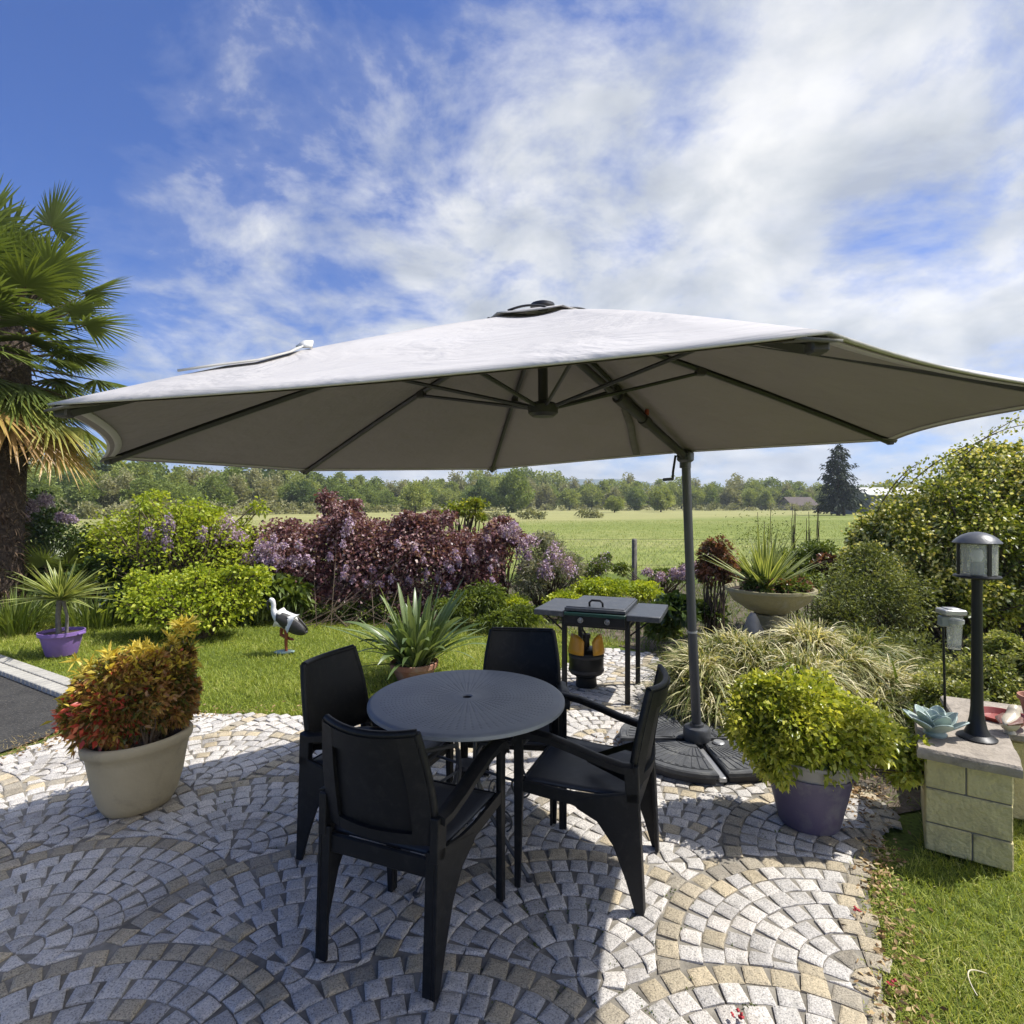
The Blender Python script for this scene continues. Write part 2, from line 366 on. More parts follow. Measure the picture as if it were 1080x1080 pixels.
# ------------------------------------------------------------------ cobbles laid in fans
def fan_centres():
    return [(-.78+i*1.0+j*.47, 2.00-i*.05+j*.62, j, i) for j in range(-5, 11) for i in range(-9, 8)]
def rot2(p, a, c=(0,2.5)):
    x, y = p[0]-c[0], p[1]-c[1]; return (c[0]+x*math.cos(a)-y*math.sin(a), c[1]+x*math.sin(a)+y*math.cos(a))
edge_pts = [(a_[0]+(b_[0]-a_[0])*q/8, a_[1]+(b_[1]-a_[1])*q/8) for a_, b_ in zip(patio[2:9], patio[3:10]) for q in range(8)]
FC = fan_centres(); R0 = .72; st_v = []; st_f = []; st_c = []; st_t = []
pat_np = [tuple(p) for p in patio]
rowsR = [(.72-.079*(q+1), .72-.079*q) for q in range(8)]+[(0,.088)]
TH = 0.0
lower = {}
for c in FC: lower.setdefault(c[2], []).append(c)
random.seed(11)
def emit(poly, yellow):
    # poly: plan outline (ccw), make a pillow-shaped stone with chamfered edge
    cx = sum(p[0] for p in poly)/len(poly); cy = sum(p[1] for p in poly)/len(poly)
    area = 0
    for i in range(len(poly)):
        x1, y1 = poly[i]; x2, y2 = poly[(i+1) % len(poly)]; area += x1*y2-x2*y1
    if abs(area)/2 < .0010: return
    wx, wy = rot2((cx, cy), TH)
    dd = max(1.0, math.hypot(wx, wy))
    k = len(st_v); n = len(poly)
    h0 = random.uniform(-.004, .003); tx, ty = random.uniform(-.035, .035), random.uniform(-.035, .035)
    size = math.sqrt(abs(area)/2)
    rings = ((1.0, -.012, 0), (1.0, -.0035, 0), (1-.006/size*2, -.0008, 1), (1-.016/size*2, .0008, 1))
    for s, z, _ in rings:
        for (x, y) in poly:
            X_, Y_ = cx+(x-cx)*s, cy+(y-cy)*s; q = rot2((X_, Y_), TH)
            st_v.append((q[0], q[1], z+h0+tx*(x-cx)+ty*(y-cy)))
    for r in range(3):
        for i in range(n):
            j = (i+1) % n; st_f.append((k+r*n+i, k+r*n+j, k+(r+1)*n+j, k+(r+1)*n+i)); st_c.append(yellow)
    st_f.append(tuple(k+3*n+i for i in range(n))); st_c.append(yellow)
for (cx, cy, j, fi) in FC:
    lows = [c for jj in (j-1, j-2) for c in lower.get(jj, []) if abs(c[0]-cx) < 1.6]+[c for c in lower[j] if c[3] > fi and c[0]-cx < 1.6]
    for ri, (r0, r1) in enumerate(rowsR):
        rm = (r0+r1)/2; cnt = max(4, int(round(2*PI*rm/(.088 if ri else .092)))); off = random.uniform(0, 1)
        for q in range(cnt):
            gapw = random.uniform(.003, .008)
            a0 = 2*PI*(q+off)/cnt; a1 = 2*PI*(q+1+off)/cnt
            g = gapw/2/max(rm, .05)
            if ri == 8: g = .08
            A0, A1 = a0+g+random.uniform(-.03,.03)*.1/rm, a1-g+random.uniform(-.03,.03)*.1/rm
            ri0, ro = r0+gapw/2, r1-gapw/2
            if ri == 8: ri0 = .008
            mid = (cx+rm*math.cos((a0+a1)/2), cy+rm*math.sin((a0+a1)/2))
            wx, wy = rot2(mid, TH)
            if wy < .9 or wy > 6.6 or wx < -5.2 or wx > 2.3: continue
            if not inpoly(np.array([[wx, wy]]), pat_np)[0]: continue
            if any(math.hypot(mid[0]-c[0], mid[1]-c[1]) < R0-.030 for c in lows): continue
            poly = []
            for (aa, rr) in ((A0, ri0), (A0+(A1-A0)*.12, ro), (A0+(A1-A0)*.5, ro+.001), (A1-(A1-A0)*.1, ro), (A1, ri0), (A0+(A1-A0)*.5, ri0)):
                x = cx+(rr+random.uniform(-.004,.004))*math.cos(aa); y = cy+(rr+random.uniform(-.003,.003))*math.sin(aa)
                for c in lows:
                    dx, dy = x-c[0], y-c[1]; dd = math.hypot(dx, dy)
                    if dd < R0+.005: x = c[0]+dx/dd*(R0+.005); y = c[1]+dy/dd*(R0+.005)
                poly.append((x, y))
            poly = poly[::-1]
            nb = min(math.hypot(wx-bx_, wy-by_) for bx_, by_ in edge_pts)
            yl = (random.uniform(.72, 1.0) if random.random() < .88 else random.uniform(0, .3)) if ri == 0 else (random.uniform(0, .42) if random.random() < .95 else .8)
            if nb < .10: yl = random.uniform(.70, 1.0)
            emit(poly, yl)
me = bpy.data.meshes.new('patio_cobbles'); me.from_pydata(st_v, [], st_f)
ca = me.attributes.new('stone', 'FLOAT', 'FACE'); ca.data.foreach_set('value', np.array(st_c, np.float32))
rnd = np.random.default_rng(3)
sr = np.zeros(len(st_f), np.float32); i0 = 0; last = None; val = .5
for i, c in enumerate(st_c):
    if c != last: val = rnd.uniform(); last = c
    sr[i] = val
ca = me.attributes.new('rnd', 'FLOAT', 'FACE'); ca.data.foreach_set('value', sr)
m, nt, b, co = newmat('granite_cobble')
A = nt.nodes.new('ShaderNodeAttribute'); A.attribute_name = 'stone'; A2 = nt.nodes.new('ShaderNodeAttribute'); A2.attribute_name = 'rnd'
base = ramp(nt, A.outputs['Fac'], [(.0, (.56,.525,.475)), (.42, (.61,.575,.52)), (.70, (.46,.39,.27)), (.85, (.52,.435,.29)), (1.0, (.36,.32,.25))]).outputs[0]
var = ramp(nt, A2.outputs['Fac'], [(0, (.74,.74,.75)), (.5, (.90,.90,.90)), (1, (1.06,1.04,1.02))]).outputs[0]
col = mixc(nt, 1.0, base, var, 'MULTIPLY')
sp1 = noise(nt, 170, 3, .8, co); sp2 = noise(nt, 55, 5, .75, co)
spk = ramp(nt, sp1.outputs[0], [(.37, (.28,.28,.29)), (.45, (.90,.90,.90)), (.60, (1.28,1.28,1.28))]).outputs[0]
col = mixc(nt, .85, col, spk, 'MULTIPLY')
mo = noise(nt, 2.2, 7, .7, co, .5)
ms = noise(nt, 7, 8, .75, co, .3)
col = mixc(nt, ramp(nt, ms.outputs[0], [(.56, (0,0,0)), (.72, (.55,.55,.55))]).outputs[0], col, (.20,.185,.14))
col = mixc(nt, ramp(nt, mo.outputs[0], [(.52, (0,0,0)), (.68, (.8,.8,.8))]).outputs[0], col, mixc(nt, 1.0, col, (.52,.50,.47), 'MULTIPLY'))
nt.links.new(col, b.inputs['Base Color']); b.inputs['Roughness'].default_value = .75
bump(nt, b, mathn(nt, 'ADD', sp2.outputs[0], mathn(nt, 'MULTIPLY', sp1.outputs[0], .4)), .007)
M['cobble'] = m
o = link_mesh('patio_cobbles', me, m); o['kind'] = 'structure'
# kerb of small pale setts beside the drive
mb = MB(); random.seed(5)
ka, kb = gd(-60, 679), gd(112, 742)
n = 44
for i in range(n):
    for q in (0, 1):
        t = (i+.5)/n; p = ka.lerp(kb, t); d = (kb-ka).normalized(); s = Vector((-d.y, d.x, 0))
        p = p+s*(.062*(q-.5)*2)+Vector((0,0,random.uniform(-.004,.004)))
        mb.bbox((p.x, p.y, .0), ((kb-ka).length/n/2-.006, .055, .03), .006, rz=math.atan2(d.y, d.x)+random.uniform(-.03,.03))
M['sett'] = surf('pale_sett', (.42,.40,.35), (.30,.285,.25), 6, .85, bscale=120, bdist=.003)
o = mb.build('kerb', M['sett']); o['kind'] = 'structure'
# ------------------------------------------------------------------ grass
def grass_stuff(name, region, n, L, W, mat, droop=.5, holes=(), zb=-.02, ybias=1.0, tilt=.55, excl=None):
    x0 = min(p[0] for p in region); x1 = max(p[0] for p in region); y0 = min(p[1] for p in region); y1 = max(p[1] for p in region)
    P = np.stack([rng.uniform(x0, x1, n), y0+(y1-y0)*rng.uniform(0, 1, n)**ybias], 1)
    k = inpoly(P, region)
    for h in holes: k &= ~inpoly(P, h)
    P = P[k]; n = len(P)
    P3 = np.column_stack([P, np.full(n, zb)])
    D = np.column_stack([rng.normal(0, tilt, n), rng.normal(0, tilt, n), np.ones(n)])
    pn = np.sin(P[:,0]*2.1+np.cos(P[:,1]*1.7)*2)*np.cos(P[:,1]*2.6+P[:,0])
    tint = np.clip(.5+.16*pn+rng.normal(0, .2, n), 0, 1)
    Ls = L*rng.uniform(.45, 1.25, n)*(1+.25*pn)
    o = blades(name, P3, D, Ls, W*rng.uniform(.7, 1.3, n), rng.uniform(.1, droop, n), mat, None, tint, seg=3, prof='lin')
    o['kind'] = 'stuff'; return o
M['grass'] = leafmat('grass_blade', [(0, (.10,.145,.018)), (.4, (.20,.26,.035)), (.75, (.31,.36,.07)), (1, (.48,.46,.19))], .38, .5, .3)
M['grass_mid'] = leafmat('weed_blade', [(0, (.04,.07,.015)), (.5, (.09,.13,.03)), (1, (.18,.22,.06))], .35, .5, .3)
M['grass_dry'] = leafmat('dry_grass_blade', [(0, (.20,.20,.07)), (.5, (.34,.28,.13)), (1, (.46,.38,.20))], .3, .6, .2)
M['grass_far'] = leafmat('meadow_blade', [(0, (.10,.16,.03)), (.5, (.16,.22,.05)), (1, (.30,.30,.12))], .35, .6, .2)
patio_h = [(x, y) for x, y in patio]
lawnR = [(1.19,1.2), (1.24,1.77), (1.42,2.07), (1.60,2.40), (1.82,2.62), (2.1,2.9), (2.6,2.95), (4.0,3.2), (4.2,1.2)]
o = grass_stuff('lawn_grass', lawnR, 62000, .062, .0036, M['grass'], .8); tag(o, 'short sunlit grass on the right edge of the cobbles', 'grass')
lawnL = [(-12,6.2), (-6.2,6.1), (-3.95,5.05), (-3.1,4.35), (-2.4,4.44), (-1.65,4.38), (-1.1,4.44), (-.3,4.74), (.28,5.17), (.55,5.77), (1.0,6.47), (1.4,6.6), (.9,7.4), (-.3,8.1), (-1.5,8.2), (-4,8.4), (-7.5,8.9), (-12,9.5)]
o = grass_stuff('lawn_grass', lawnL, 330000, .075, .006, M['grass'], .8, ybias=1.35); tag(o, 'lawn of short grass behind the cobbled patio', 'grass')
strip = [(-7.5,1.8), (-3.28,3.58), (-3.05,4.12), (-2.95,4.4), (-3.15,4.5), (-3.35,4.05), (-3.7,3.75), (-7.5,2.3)]
o = grass_stuff('dry_grass', strip, 16000, .05, .004, M['grass_dry'], .8, zb=-.02, tilt=.9); tag(o, 'straw coloured dry grass between drive and cobbles', 'grass')
mead = [(-40,13), (40,13), (75,60), (-75,60)]
o = grass_stuff('meadow_grass', mead, 170000, .20, .018, M['grass_far'], .7, zb=-.1, ybias=1.7, tilt=.5); tag(o, 'rough meadow grass beyond the fence', 'grass')
bed = [(-9,8.6), (-5,8.0), (-3.4,8.1), (-1.5,7.9), (.2,7.6), (1.45,6.35), (1.62,5.2), (3.2,4.3), (8,5.2), (9,11.5), (-10,12.4)]
o = grass_stuff('border_weeds', bed, 70000, .17, .012, M['grass_mid'], .8, zb=-.02, ybias=1.2, tilt=.7); tag(o, 'weedy green growth filling the gaps of the border', 'weeds')
bed2 = [(1.95,3.0), (2.4,3.1), (3.2,4.0), (1.9,4.3), (1.8,3.6)]
o = grass_stuff('bed_weeds', bed2, 1500, .07, .006, M['grass_mid'], .8, zb=-.02, tilt=.9); tag(o, 'sparse weeds on the soil between bush and pillar', 'weeds')
# tufts and fallen bits in the joints at the right edge of the patio
def along(poly, n, spread):
    P = []
    for _ in range(n):
        i = random.randrange(len(poly)-1); t = random.random()
        a_, b_ = poly[i], poly[i+1]; P.append((a_[0]+(b_[0]-a_[0])*t+random.gauss(0, spread), a_[1]+(b_[1]-a_[1])*t+random.gauss(0, spread)))
    return np.array(P)
edge = [(1.17,1.5), (1.2,1.77), (1.38,2.07), (1.55,2.43), (1.75,2.72)]
P = along(edge, 2600, .045); n = len(P)
D = np.column_stack([rng.normal(0, .8, n), rng.normal(0, .8, n), np.ones(n)*.6])
o = blades('edge_weeds', np.column_stack([P, np.full(n, -.01)]), D, rng.uniform(.015, .05, n), .004, .4, M['grass'], None, rng.uniform(.2, 1, n), seg=2, prof='lin')
tag(o, 'fine grass creeping over the edge of the cobbles', 'grass', kind='stuff')
M['debris'] = leafmat('dry_leaf_bits', [(0, (.10,.06,.03)), (.5, (.28,.19,.10)), (1, (.42,.34,.2))], .1, .8, .2)
P = np.vstack([along(edge, 500, .05), along([(1.75,3.0), (1.9,3.4), (1.7,3.6)], 900, .12), along([(.5,3.9), (1.6,3.5), (1.95,3.3)], 500, .10), along([(-3.2,3.7), (-3,4.2), (-2.3,4.4), (-.4,4.7)], 500, .08)])
n = len(P); D = np.column_stack([rng.normal(0, 1, n), rng.normal(0, 1, n), rng.uniform(0, .2, n)])
o = leaves('leaf_litter', np.column_stack([P, np.full(n, .004)]), D, .028, .012, M['debris'], None, rng.uniform(0, 1, n), .02)
tag(o, 'dry leaf litter and chippings along the patio edge', 'leaf litter', kind='stuff')
n = 2600; P = np.column_stack([rng.uniform(-4.5, 1.9, n), rng.uniform(1.3, 5.5, n)]); P = P[inpoly(P, patio) & (np.sin(P[:, 0]*2.3+1)*np.cos(P[:, 1]*3.1) > .25)]; n = len(P)
P = np.repeat(P, 5, 0)+rng.normal(0, .008, (n*5, 2)); n = len(P)
o = leaves('joint_moss', np.column_stack([P, np.full(n, -.006)]), rdir(n, .9), .010, .006, M['grass_mid'], None, rng.uniform(0, .8, n), .1)
tag(o, 'moss and seedlings in the joints between the cobbles', 'moss', kind='stuff')
M['petal_red'] = surf('red_petal', (.40,.02,.03), (.25,.015,.02), 20, .5)
for (px, py), lb in zip([(903,965), (943,1043), (778,1077)], ['small red fallen flower on the cobble edge, farthest of three', 'small red fallen flower in the grass by the cobbles', 'small red fallen flower at the bottom edge of the photo']):
    p = gd(px, py); mb = MB()
    for k in range(9):
        a_ = random.uniform(0, 6.28); r = random.uniform(.002, .012); q = Vector((p.x+math.cos(a_)*r, p.y+math.sin(a_)*r, .008+random.uniform(0, .012)))
        t = Vector((math.cos(a_), math.sin(a_), random.uniform(-.2,.9))).normalized()*.013; s = t.cross(Vector((0,0,1))).normalized()*.007
        mb.add([q, q+t*.5+s, q+t, q+t*.5-s], [(0,1,2,3)])
    o = mb.build('fallen_flower', M['petal_red'], solid=.001); tag(o, lb, 'flower')
mb = MB(); p = gd(1029,1060); cpts = [Vector((p.x+.005*math.cos(t_*3)+.11*t_*t_, p.y+.085*math.sin(t_*1.75), .03+.02*math.sin(t_*3))) for t_ in np.linspace(0, 1, 14)]; mb.tube(cpts, [.0022]*10+[.002,.0018,.0014,.001], 6)
M['straw'] = surf('straw', (.62,.56,.38), (.5,.44,.28), 20, .6)
tag(mb.build('dry_stalk', M['straw']), 'pale dry curled stalk lying on the lawn at the right', 'stalk')
# ------------------------------------------------------------------ cantilever umbrella
S = 1.12
raw = {'A':(-1.358,1.898,.152),'B':(-1.101,3.016,.176),'C':(-.129,3.625,.221),'H':(.99,3.368,.305),'D':(1.599,2.395,.269),'E':(1.342,1.276,.244),'F':(.37,.667,.200),'G':(-.749,.925,.161)}
order = 'ABCHDEFG'
tips = [Vector((raw[k][0]*S, raw[k][1]*S, raw[k][2]*S+CH)) for k in order]
apex = Vector((.128, 2.395, 2.405))
pole_b = Vector((1.205, 3.74, 0)); pole_t = Vector((1.115, 3.69, 1.935))
um = empty('cantilever_umbrella', pole_b, 0, 'large octagonal light grey cantilever parasol over the table', 'parasol')
def L_(p): return Vector(p)-pole_b
M['canvas'] = None
m, nt, b, co = newmat('canvas')
n_ = noise(nt, 1.3, 5, .6, co, .4); c_ = ramp(nt, n_.outputs[0], [(.3, (.52,.50,.485)), (.7, (.46,.44,.425))]).outputs[0]
wv = noise(nt, 900, 2, .5, co); c_ = mixc(nt, .25, c_, ramp(nt, wv.outputs[0], [(.35, (.7,.7,.7)), (.65, (1.15,1.15,1.15))]).outputs[0], 'MULTIPLY')
nt.links.new(c_, b.inputs['Base Color']); b.inputs['Roughness'].default_value = .85; b.inputs['Specular IOR Level'].default_value = .15
wr = noise(nt, 3.2, 4, .55, co, 1.2); bump(nt, b, mathn(nt, 'ADD', wr.outputs[0], mathn(nt, 'MULTIPLY', wv.outputs[0], .02)), .035, .6)
t_ = nt.nodes.new('ShaderNodeBsdfTranslucent'); t_.inputs[0].default_value = (.30,.26,.21,1)
mx = nt.nodes.new('ShaderNodeMixShader'); mx.inputs[0].default_value = .05
nt.links.new(b.outputs[0], mx.inputs[1]); nt.links.new(t_.outputs[0], mx.inputs[2]); nt.links.new(mx.outputs[0], nt.nodes['Material Output'].inputs[0])
M['canvas'] = m
mb = MB(); NU, NR = 16, 22
def canopy_pt(k, u_, r, off=0):
    A_, B_ = tips[k], tips[(k+1) % 8]
    e = A_.lerp(B_, u_); c_ = (A_+B_)/2; s_ = 4*u_*(1-u_)
    e = e + (apex-e)*((.038 if k in (4, 5) else .03 if k == 7 else .010 if k == 6 else .02)*s_) - Vector((0,0,.012*s_))
    p = apex.lerp(e, r)
    rib_bow = .018*math.sin(PI*r)             # ribs bow up a little
    sag = -.022*s_*math.sin(PI*min(1, r*1.02))
    return p+Vector((0,0,rib_bow+sag+off))
r0 = .09
for k in range(8):
    mb.grid([[L_(canopy_pt(k, i/NU, r0+(1-r0)*j/NR)) for j in range(NR+1)] for i in range(NU+1)])
# weld the seams by merging doubles in build through bmesh
import bmesh
def weld(o, d=1e-4):
    bm = bmesh.new(); bm.from_mesh(o.data); bmesh.ops.remove_doubles(bm, verts=bm.verts, dist=d); bmesh.ops.recalc_face_normals(bm, faces=bm.faces); bm.to_mesh(o.data); bm.free()
can = mb.build('canopy', M['canvas'], um, ang=60); weld(can)
md = can.modifiers.new('sol', 'SOLIDIFY'); md.thickness = .0035; md.offset = 0
ln_ = MB()  # separate sheet just under the canopy, in a darker tone than the top
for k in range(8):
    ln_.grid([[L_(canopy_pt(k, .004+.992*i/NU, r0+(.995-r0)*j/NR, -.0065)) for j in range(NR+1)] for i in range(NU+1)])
M['underside'] = surf('dark_underside', (.27,.24,.247), (.23,.205,.212), 1.2, .85, bscale=3.6, bdist=.03, spec=.2)
ln_.build('underside', M['underside'], can, ang=60)
# hem, tip pockets, vent cap, straps
hm = MB()
for k in range(8):
    pts = [L_(canopy_pt(k, i/NU, 1.0)) for i in range(NU+1)]
    inn = [L_(canopy_pt(k, i/NU, .975, -.004)) for i in range(NU+1)]
    hm.grid([pts, [p-Vector((0,0,.006)) for p in inn]])
h_ = hm.build('hem', M['canvas'], can, solid=.003)
M['pocket'] = surf('pocket_cloth', (.13,.125,.11), (.10,.095,.085), 20, .85)
for k in range(8):
    t = tips[k]; inw = (apex-t).normalized(); s_ = inw.cross(Vector((0,0,1))).normalized(); pk = MB()
    for q in (1,):
        v = [t+Vector((0,0,-.01))-inw*.006, t+inw*.02+s_*.035-Vector((0,0,.010)), t+inw*.08+s_*.016-Vector((0,0,.018)), t+inw*.08-s_*.016-Vector((0,0,.018)), t+inw*.02-s_*.035-Vector((0,0,.010))]
        pk.add([L_(p) for p in v], [(0,1,2), (0,2,3), (0,3,4)])
    pk.build('tip_pocket', M['pocket'], can, solid=.004)
vc = MB()
for k in range(8):
    def vp(u_, r):
        p = canopy_pt(k, u_, r*.19); lift = .018+.010*abs(math.sin(u_*PI))*(r > .6)
        return L_(p+Vector((0,0,lift)))
    vc.grid([[vp(i/6, .05+.95*j/5) for j in range(6)] for i in range(7)])
v_ = vc.build('vent_cap', M['canvas'], can, solid=.004)
fin = MB(); fin.lathe([(.0,.02), (.04,.02), (.052,.03), (.05,.042), (.03,.05), (.0,.053)], 20, L_(apex+Vector((0,0,-.012))))
fin.build('crown_cap', M['darkalu'], can)
for a_ in (2.0, 4.4, .2, 5.4, 3.3):  # dark arcs put in for the shaded gaps at the vent edge
    bmv = MB(); c0 = apex+Vector((math.cos(a_)*.235, math.sin(a_)*.235, -.068)); s_ = Vector((-math.sin(a_), math.cos(a_), 0))
    pts = [L_(c0+s_*x_+Vector((0,0,.012*math.cos(x_*20)+.004))) for x_ in np.linspace(-.075,.075,9)]
    bmv.tube(pts, .007, 6, flat=.6); bmv.build('vent_gap_arc', M['darkalu'], can)
# a tie strap and its turned-up flap lying on the near left panel
M['strap'] = surf('strap_cloth', (.46,.45,.42), (.40,.39,.36), 20, .85)
def on_ray(px, py, k):   # point of canopy top seen at that pixel, found by search on panel k
    best = None
    for i in range(41):
        for j in range(61):
            p = canopy_pt(k % 8, i/40, j/60); q = (540+F*p.x/p.y, YH-F*(p.z-CH)/p.y); d = (q[0]-px)**2+(q[1]-py)**2
            if best is None or d < best[0]: best = (d, p)
    return best[1]
pts = [on_ray(x_, y_, 6) for x_, y_ in ((190,398), (230,394), (270,385), (305,375), (322,367))]
stp = MB(); 
stp.grid([[L_(p+Vector((0,0,.012))) for p in pts], [L_(p+Vector((-.02,.035,.022))) for p in pts]]); stp.build('tie_strap', M['strap'], can, solid=.004)
fl = MB(); p = pts[-1]; fl.add([L_(p+Vector(v)) for v in ((-.02,0,.010), (.022,.0,.008), (.018,.02,.03), (-.006,.02,.03))], [(0,1,2,3)]); fl.build('strap_flap', M['white'], can, solid=.005)
# ribs and struts
hubc = Vector((.13, 2.40, 2.00))
for k in range(8):
    tdir = tips[k]; pts = [canopy_pt(k, 0, r, -.020) for r in (.03, .2, .4, .6, .8, .985)]
    rb = MB(); rb.tube([L_(p) for p in pts], .0115, 6, flat=1.2); ro_ = rb.build('rib', M['darkalu'], um)
    cp = MB(); e = pts[-1]; cp.bbox(L_(e), (.012,.012,.011), .003); cp.build('rib_end', M['black'], ro_)
    a0 = canopy_pt(k, 0, .42, -.034); d = (a0-hubc); d.z = 0; d.normalize()
    stt = MB(); stt.tube([L_(hubc+d*.05+Vector((0,0,.005))), L_(a0)], .0085, 6); stt.build('strut', M['darkalu'], um)
    jn = MB(); jn.bbox(L_(a0+Vector((0,0,.006))), (.022,.016,.018), .004, rz=math.atan2(d.y, d.x)); jn.build('rib_joint', M['black'], ro_)
hb = MB(); hb.lathe([(.0,-.035), (.045,-.033), (.062,-.02), (.065,.012), (.05,.024), (.028,.03), (.0,.03)], 24, L_(hubc)); hb.build('hub', M['darkalu'], um)
ps = MB(); ps.tube([L_(hubc+Vector((0,0,.02))), L_(apex-Vector((.002,.003,.02)))], .021, 10); ps.build('centre_post', M['darkalu'], um)
# boom
bo0 = Vector((.13,2.395,2.325)); bo1 = pole_t+Vector((-.01,-.035,-.03))
ar = MB(); d = (bo1-bo0).normalized()
ar.tube([L_(bo0), L_(bo0.lerp(bo1,.45))], .019, 12); ar.tube([L_(bo0.lerp(bo1,.43)), L_(bo1)], .025, 12)
arm = ar.build('boom', M['darkalu'], um)
sl_ = MB(); q = bo0.lerp(bo1, .45); sl_.tube([L_(q-d*.05), L_(q+d*.05)], .032, 12); sl_.build('sleeve', M['black'], arm); sl_ = MB(); q2 = bo0.lerp(bo1, .62); sl_.tube([L_(q2-d*.03), L_(q2+d*.04)], .031, 12); sl_.build('sleeve', M['black'], arm)
kn = MB(); kn.lathe([(.0,0), (.012,0), (.012,.03), (.0,.034)], 12, L_(q2+Vector((.01,-.01,.028)))); kn.build('clamp_knob', M['red'], arm)
st2 = MB(); wp = []
for (x_, y_) in ((661,428), (665,445), (668,462), (671,477)):
    k_ = min((2, 3), key=lambda kk: min(((540+F*canopy_pt(kk, a/20, b/30).x/canopy_pt(kk, a/20, b/30).y)-x_)**2+((YH-F*(canopy_pt(kk, a/20, b/30).z-CH)/canopy_pt(kk, a/20, b/30).y)-y_)**2 for a in range(21) for b in range(31)))
    wp.append(on_ray(x_, y_, k_)+Vector((0,0,-.022)))
st2.grid([[L_(p+Vector((-.022,0,0))) for p in wp], [L_(p+Vector((.022,0,0))) for p in wp]])
st2.build('webbing', M['pocket'], um, solid=.003)
# pole, head, crank, socket
pl = MB(); pl.tube([L_(pole_b+Vector((0,0,.14))), L_(pole_b.lerp(pole_t,.40))], .031, 20); pl.tube([L_(pole_b.lerp(pole_t,.40)), L_(pole_t+Vector((0,0,.03)))], .0285, 20); pl.build('pole', M['alu'], um)
rg = MB(); q = pole_b.lerp(pole_t,.40); rg.tube([L_(q-Vector((0,0,.006))), L_(q+Vector((0,0,.006)))], .0325, 20); rg.build('pole_ring', M['zinc'], um)
hd = MB(); hd.tube([L_(pole_t+Vector((0,0,-.10))), L_(pole_t+Vector((0,0,.045)))], .036, 16); hd.bbox(L_(bo1+Vector((0,0,.0))), (.04,.045,.035), .012, rz=.9); hd.build('pole_head', M['alu'], um)
ck = MB(); c0 = pole_t+Vector((-.04,-.045,-.03)); ck.tube([L_(c0), L_(c0+Vector((-.045,-.03,0))), L_(c0+Vector((-.06,-.03,-.10))), L_(c0+Vector((-.062,-.03,-.145)))], .008, 8); ck.tube([L_(c0+Vector((-.062,-.03,-.145))), L_(c0+Vector((-.125,-.05,-.15)))], .0105, 8); ck.build('crank', M['blackmetal'], um)
sk = MB(); sk.lathe([(.0,.07), (.082,.07), (.088,.085), (.085,.14), (.078,.152), (.045,.158), (.043,.175), (.0,.175)], 28); sk.build('socket', M['alu'], um)
sk = MB(); sk.lathe([(.0,.068), (.035,.068), (.038,.08), (.03,.088), (.0,.09)], 18, (.115,-.075,0)); sk.build('foot_knob', M['zinc'], um)
cr = MB(); cr.bbox((0,0,.022), (.47,.022,.014), .003); cr.bbox((0,0,.027), (.022,.47,.014), .003); cr.build('cross_bars', M['zinc'], um)
# four cast base weights with a radiating relief
lbs = ['dark quarter round base weight at the back left of the parasol pole', 'dark quarter round base weight at the front left of the parasol pole', 'dark base weight at the front right of the pole, beside the clipped bush', 'dark base weight at the back right of the parasol pole']
for qi, (sx, sy) in enumerate(((-1,1), (-1,-1), (1,-1), (1,1))):
    t = empty('base_weight', pole_b+Vector((sx*.03, sy*.03, 0)), 0, lbs[qi], 'umbrella weight', 'weights on the parasol base')
    def outl(R, c, n=14):
        pts = [(c, c)]; 
        for i in range(n+1):
            a_ = PI/2*i/n; sq = 1/((abs(math.cos(a_))**4.2+abs(math.sin(a_))**4.2)**(1/4.2)) if sx > 0 else 1.08
            rr = R*(.55*sq+.45) if sx > 0 else R*1.05
            pts.append((max(c, rr*math.cos(a_)), max(c, rr*math.sin(a_))))
        return [(sx*x_, sy*y_) for x_, y_ in pts]
    sb = MB(); a1_ = outl(.44, .0); a2_ = outl(.432, .008); n = len(a1_)
    v = [(x_, y_, .038) for x_, y_ in a2_]+[(x_, y_, .046) for x_, y_ in a1_]+[(x_, y_, .064) for x_, y_ in a1_]+[(x_, y_, .072) for x_, y_ in a2_]
    f = [tuple(range(n-1,-1,-1)), tuple(range(3*n, 4*n))]+[(r*n+i, r*n+(i+1)%n, (r+1)*n+(i+1)%n, (r+1)*n+i) for r in range(3) for i in range(n)]
    sb.add(v, f); sb2 = sb.build('slab', M['concrete'], t)
    sd = MB(); sd.add([(x_*.96+sx*.005, y_*.96+sy*.005, z_) for z_ in (.0, .040) for x_, y_ in a2_], [tuple(range(n)), tuple(range(n, 2*n))]+[(i, (i+1)%n, (i+1)%n+n, i+n) for i in range(n)]); sd.build('skirt', M['black'], t)
    rf = MB()
    for i in range(13):
        a_ = PI/2*(i+.6)/13.2; c_, s_ = math.cos(a_), math.sin(a_)
        for (ra, rb_, w_) in ((.115, .235, .006), (.255, .40, .0115)):
            mx_, my_ = sx*c_*(ra+rb_)/2, sy*s_*(ra+rb_)/2
            rf.bbox((mx_, my_, .0735), ((rb_-ra)/2, w_, .003), .002, rz=math.atan2(sy*s_, sx*c_))
    for R in (.105, .245, .412):
        arc = [(sx*R*math.cos(PI/2*(i+.5)/16), sy*R*math.sin(PI/2*(i+.5)/16), .0735) for i in range(16)]
        rf.tube(arc, .0035, 4)
    rf.build('relief', M['concrete'], t)
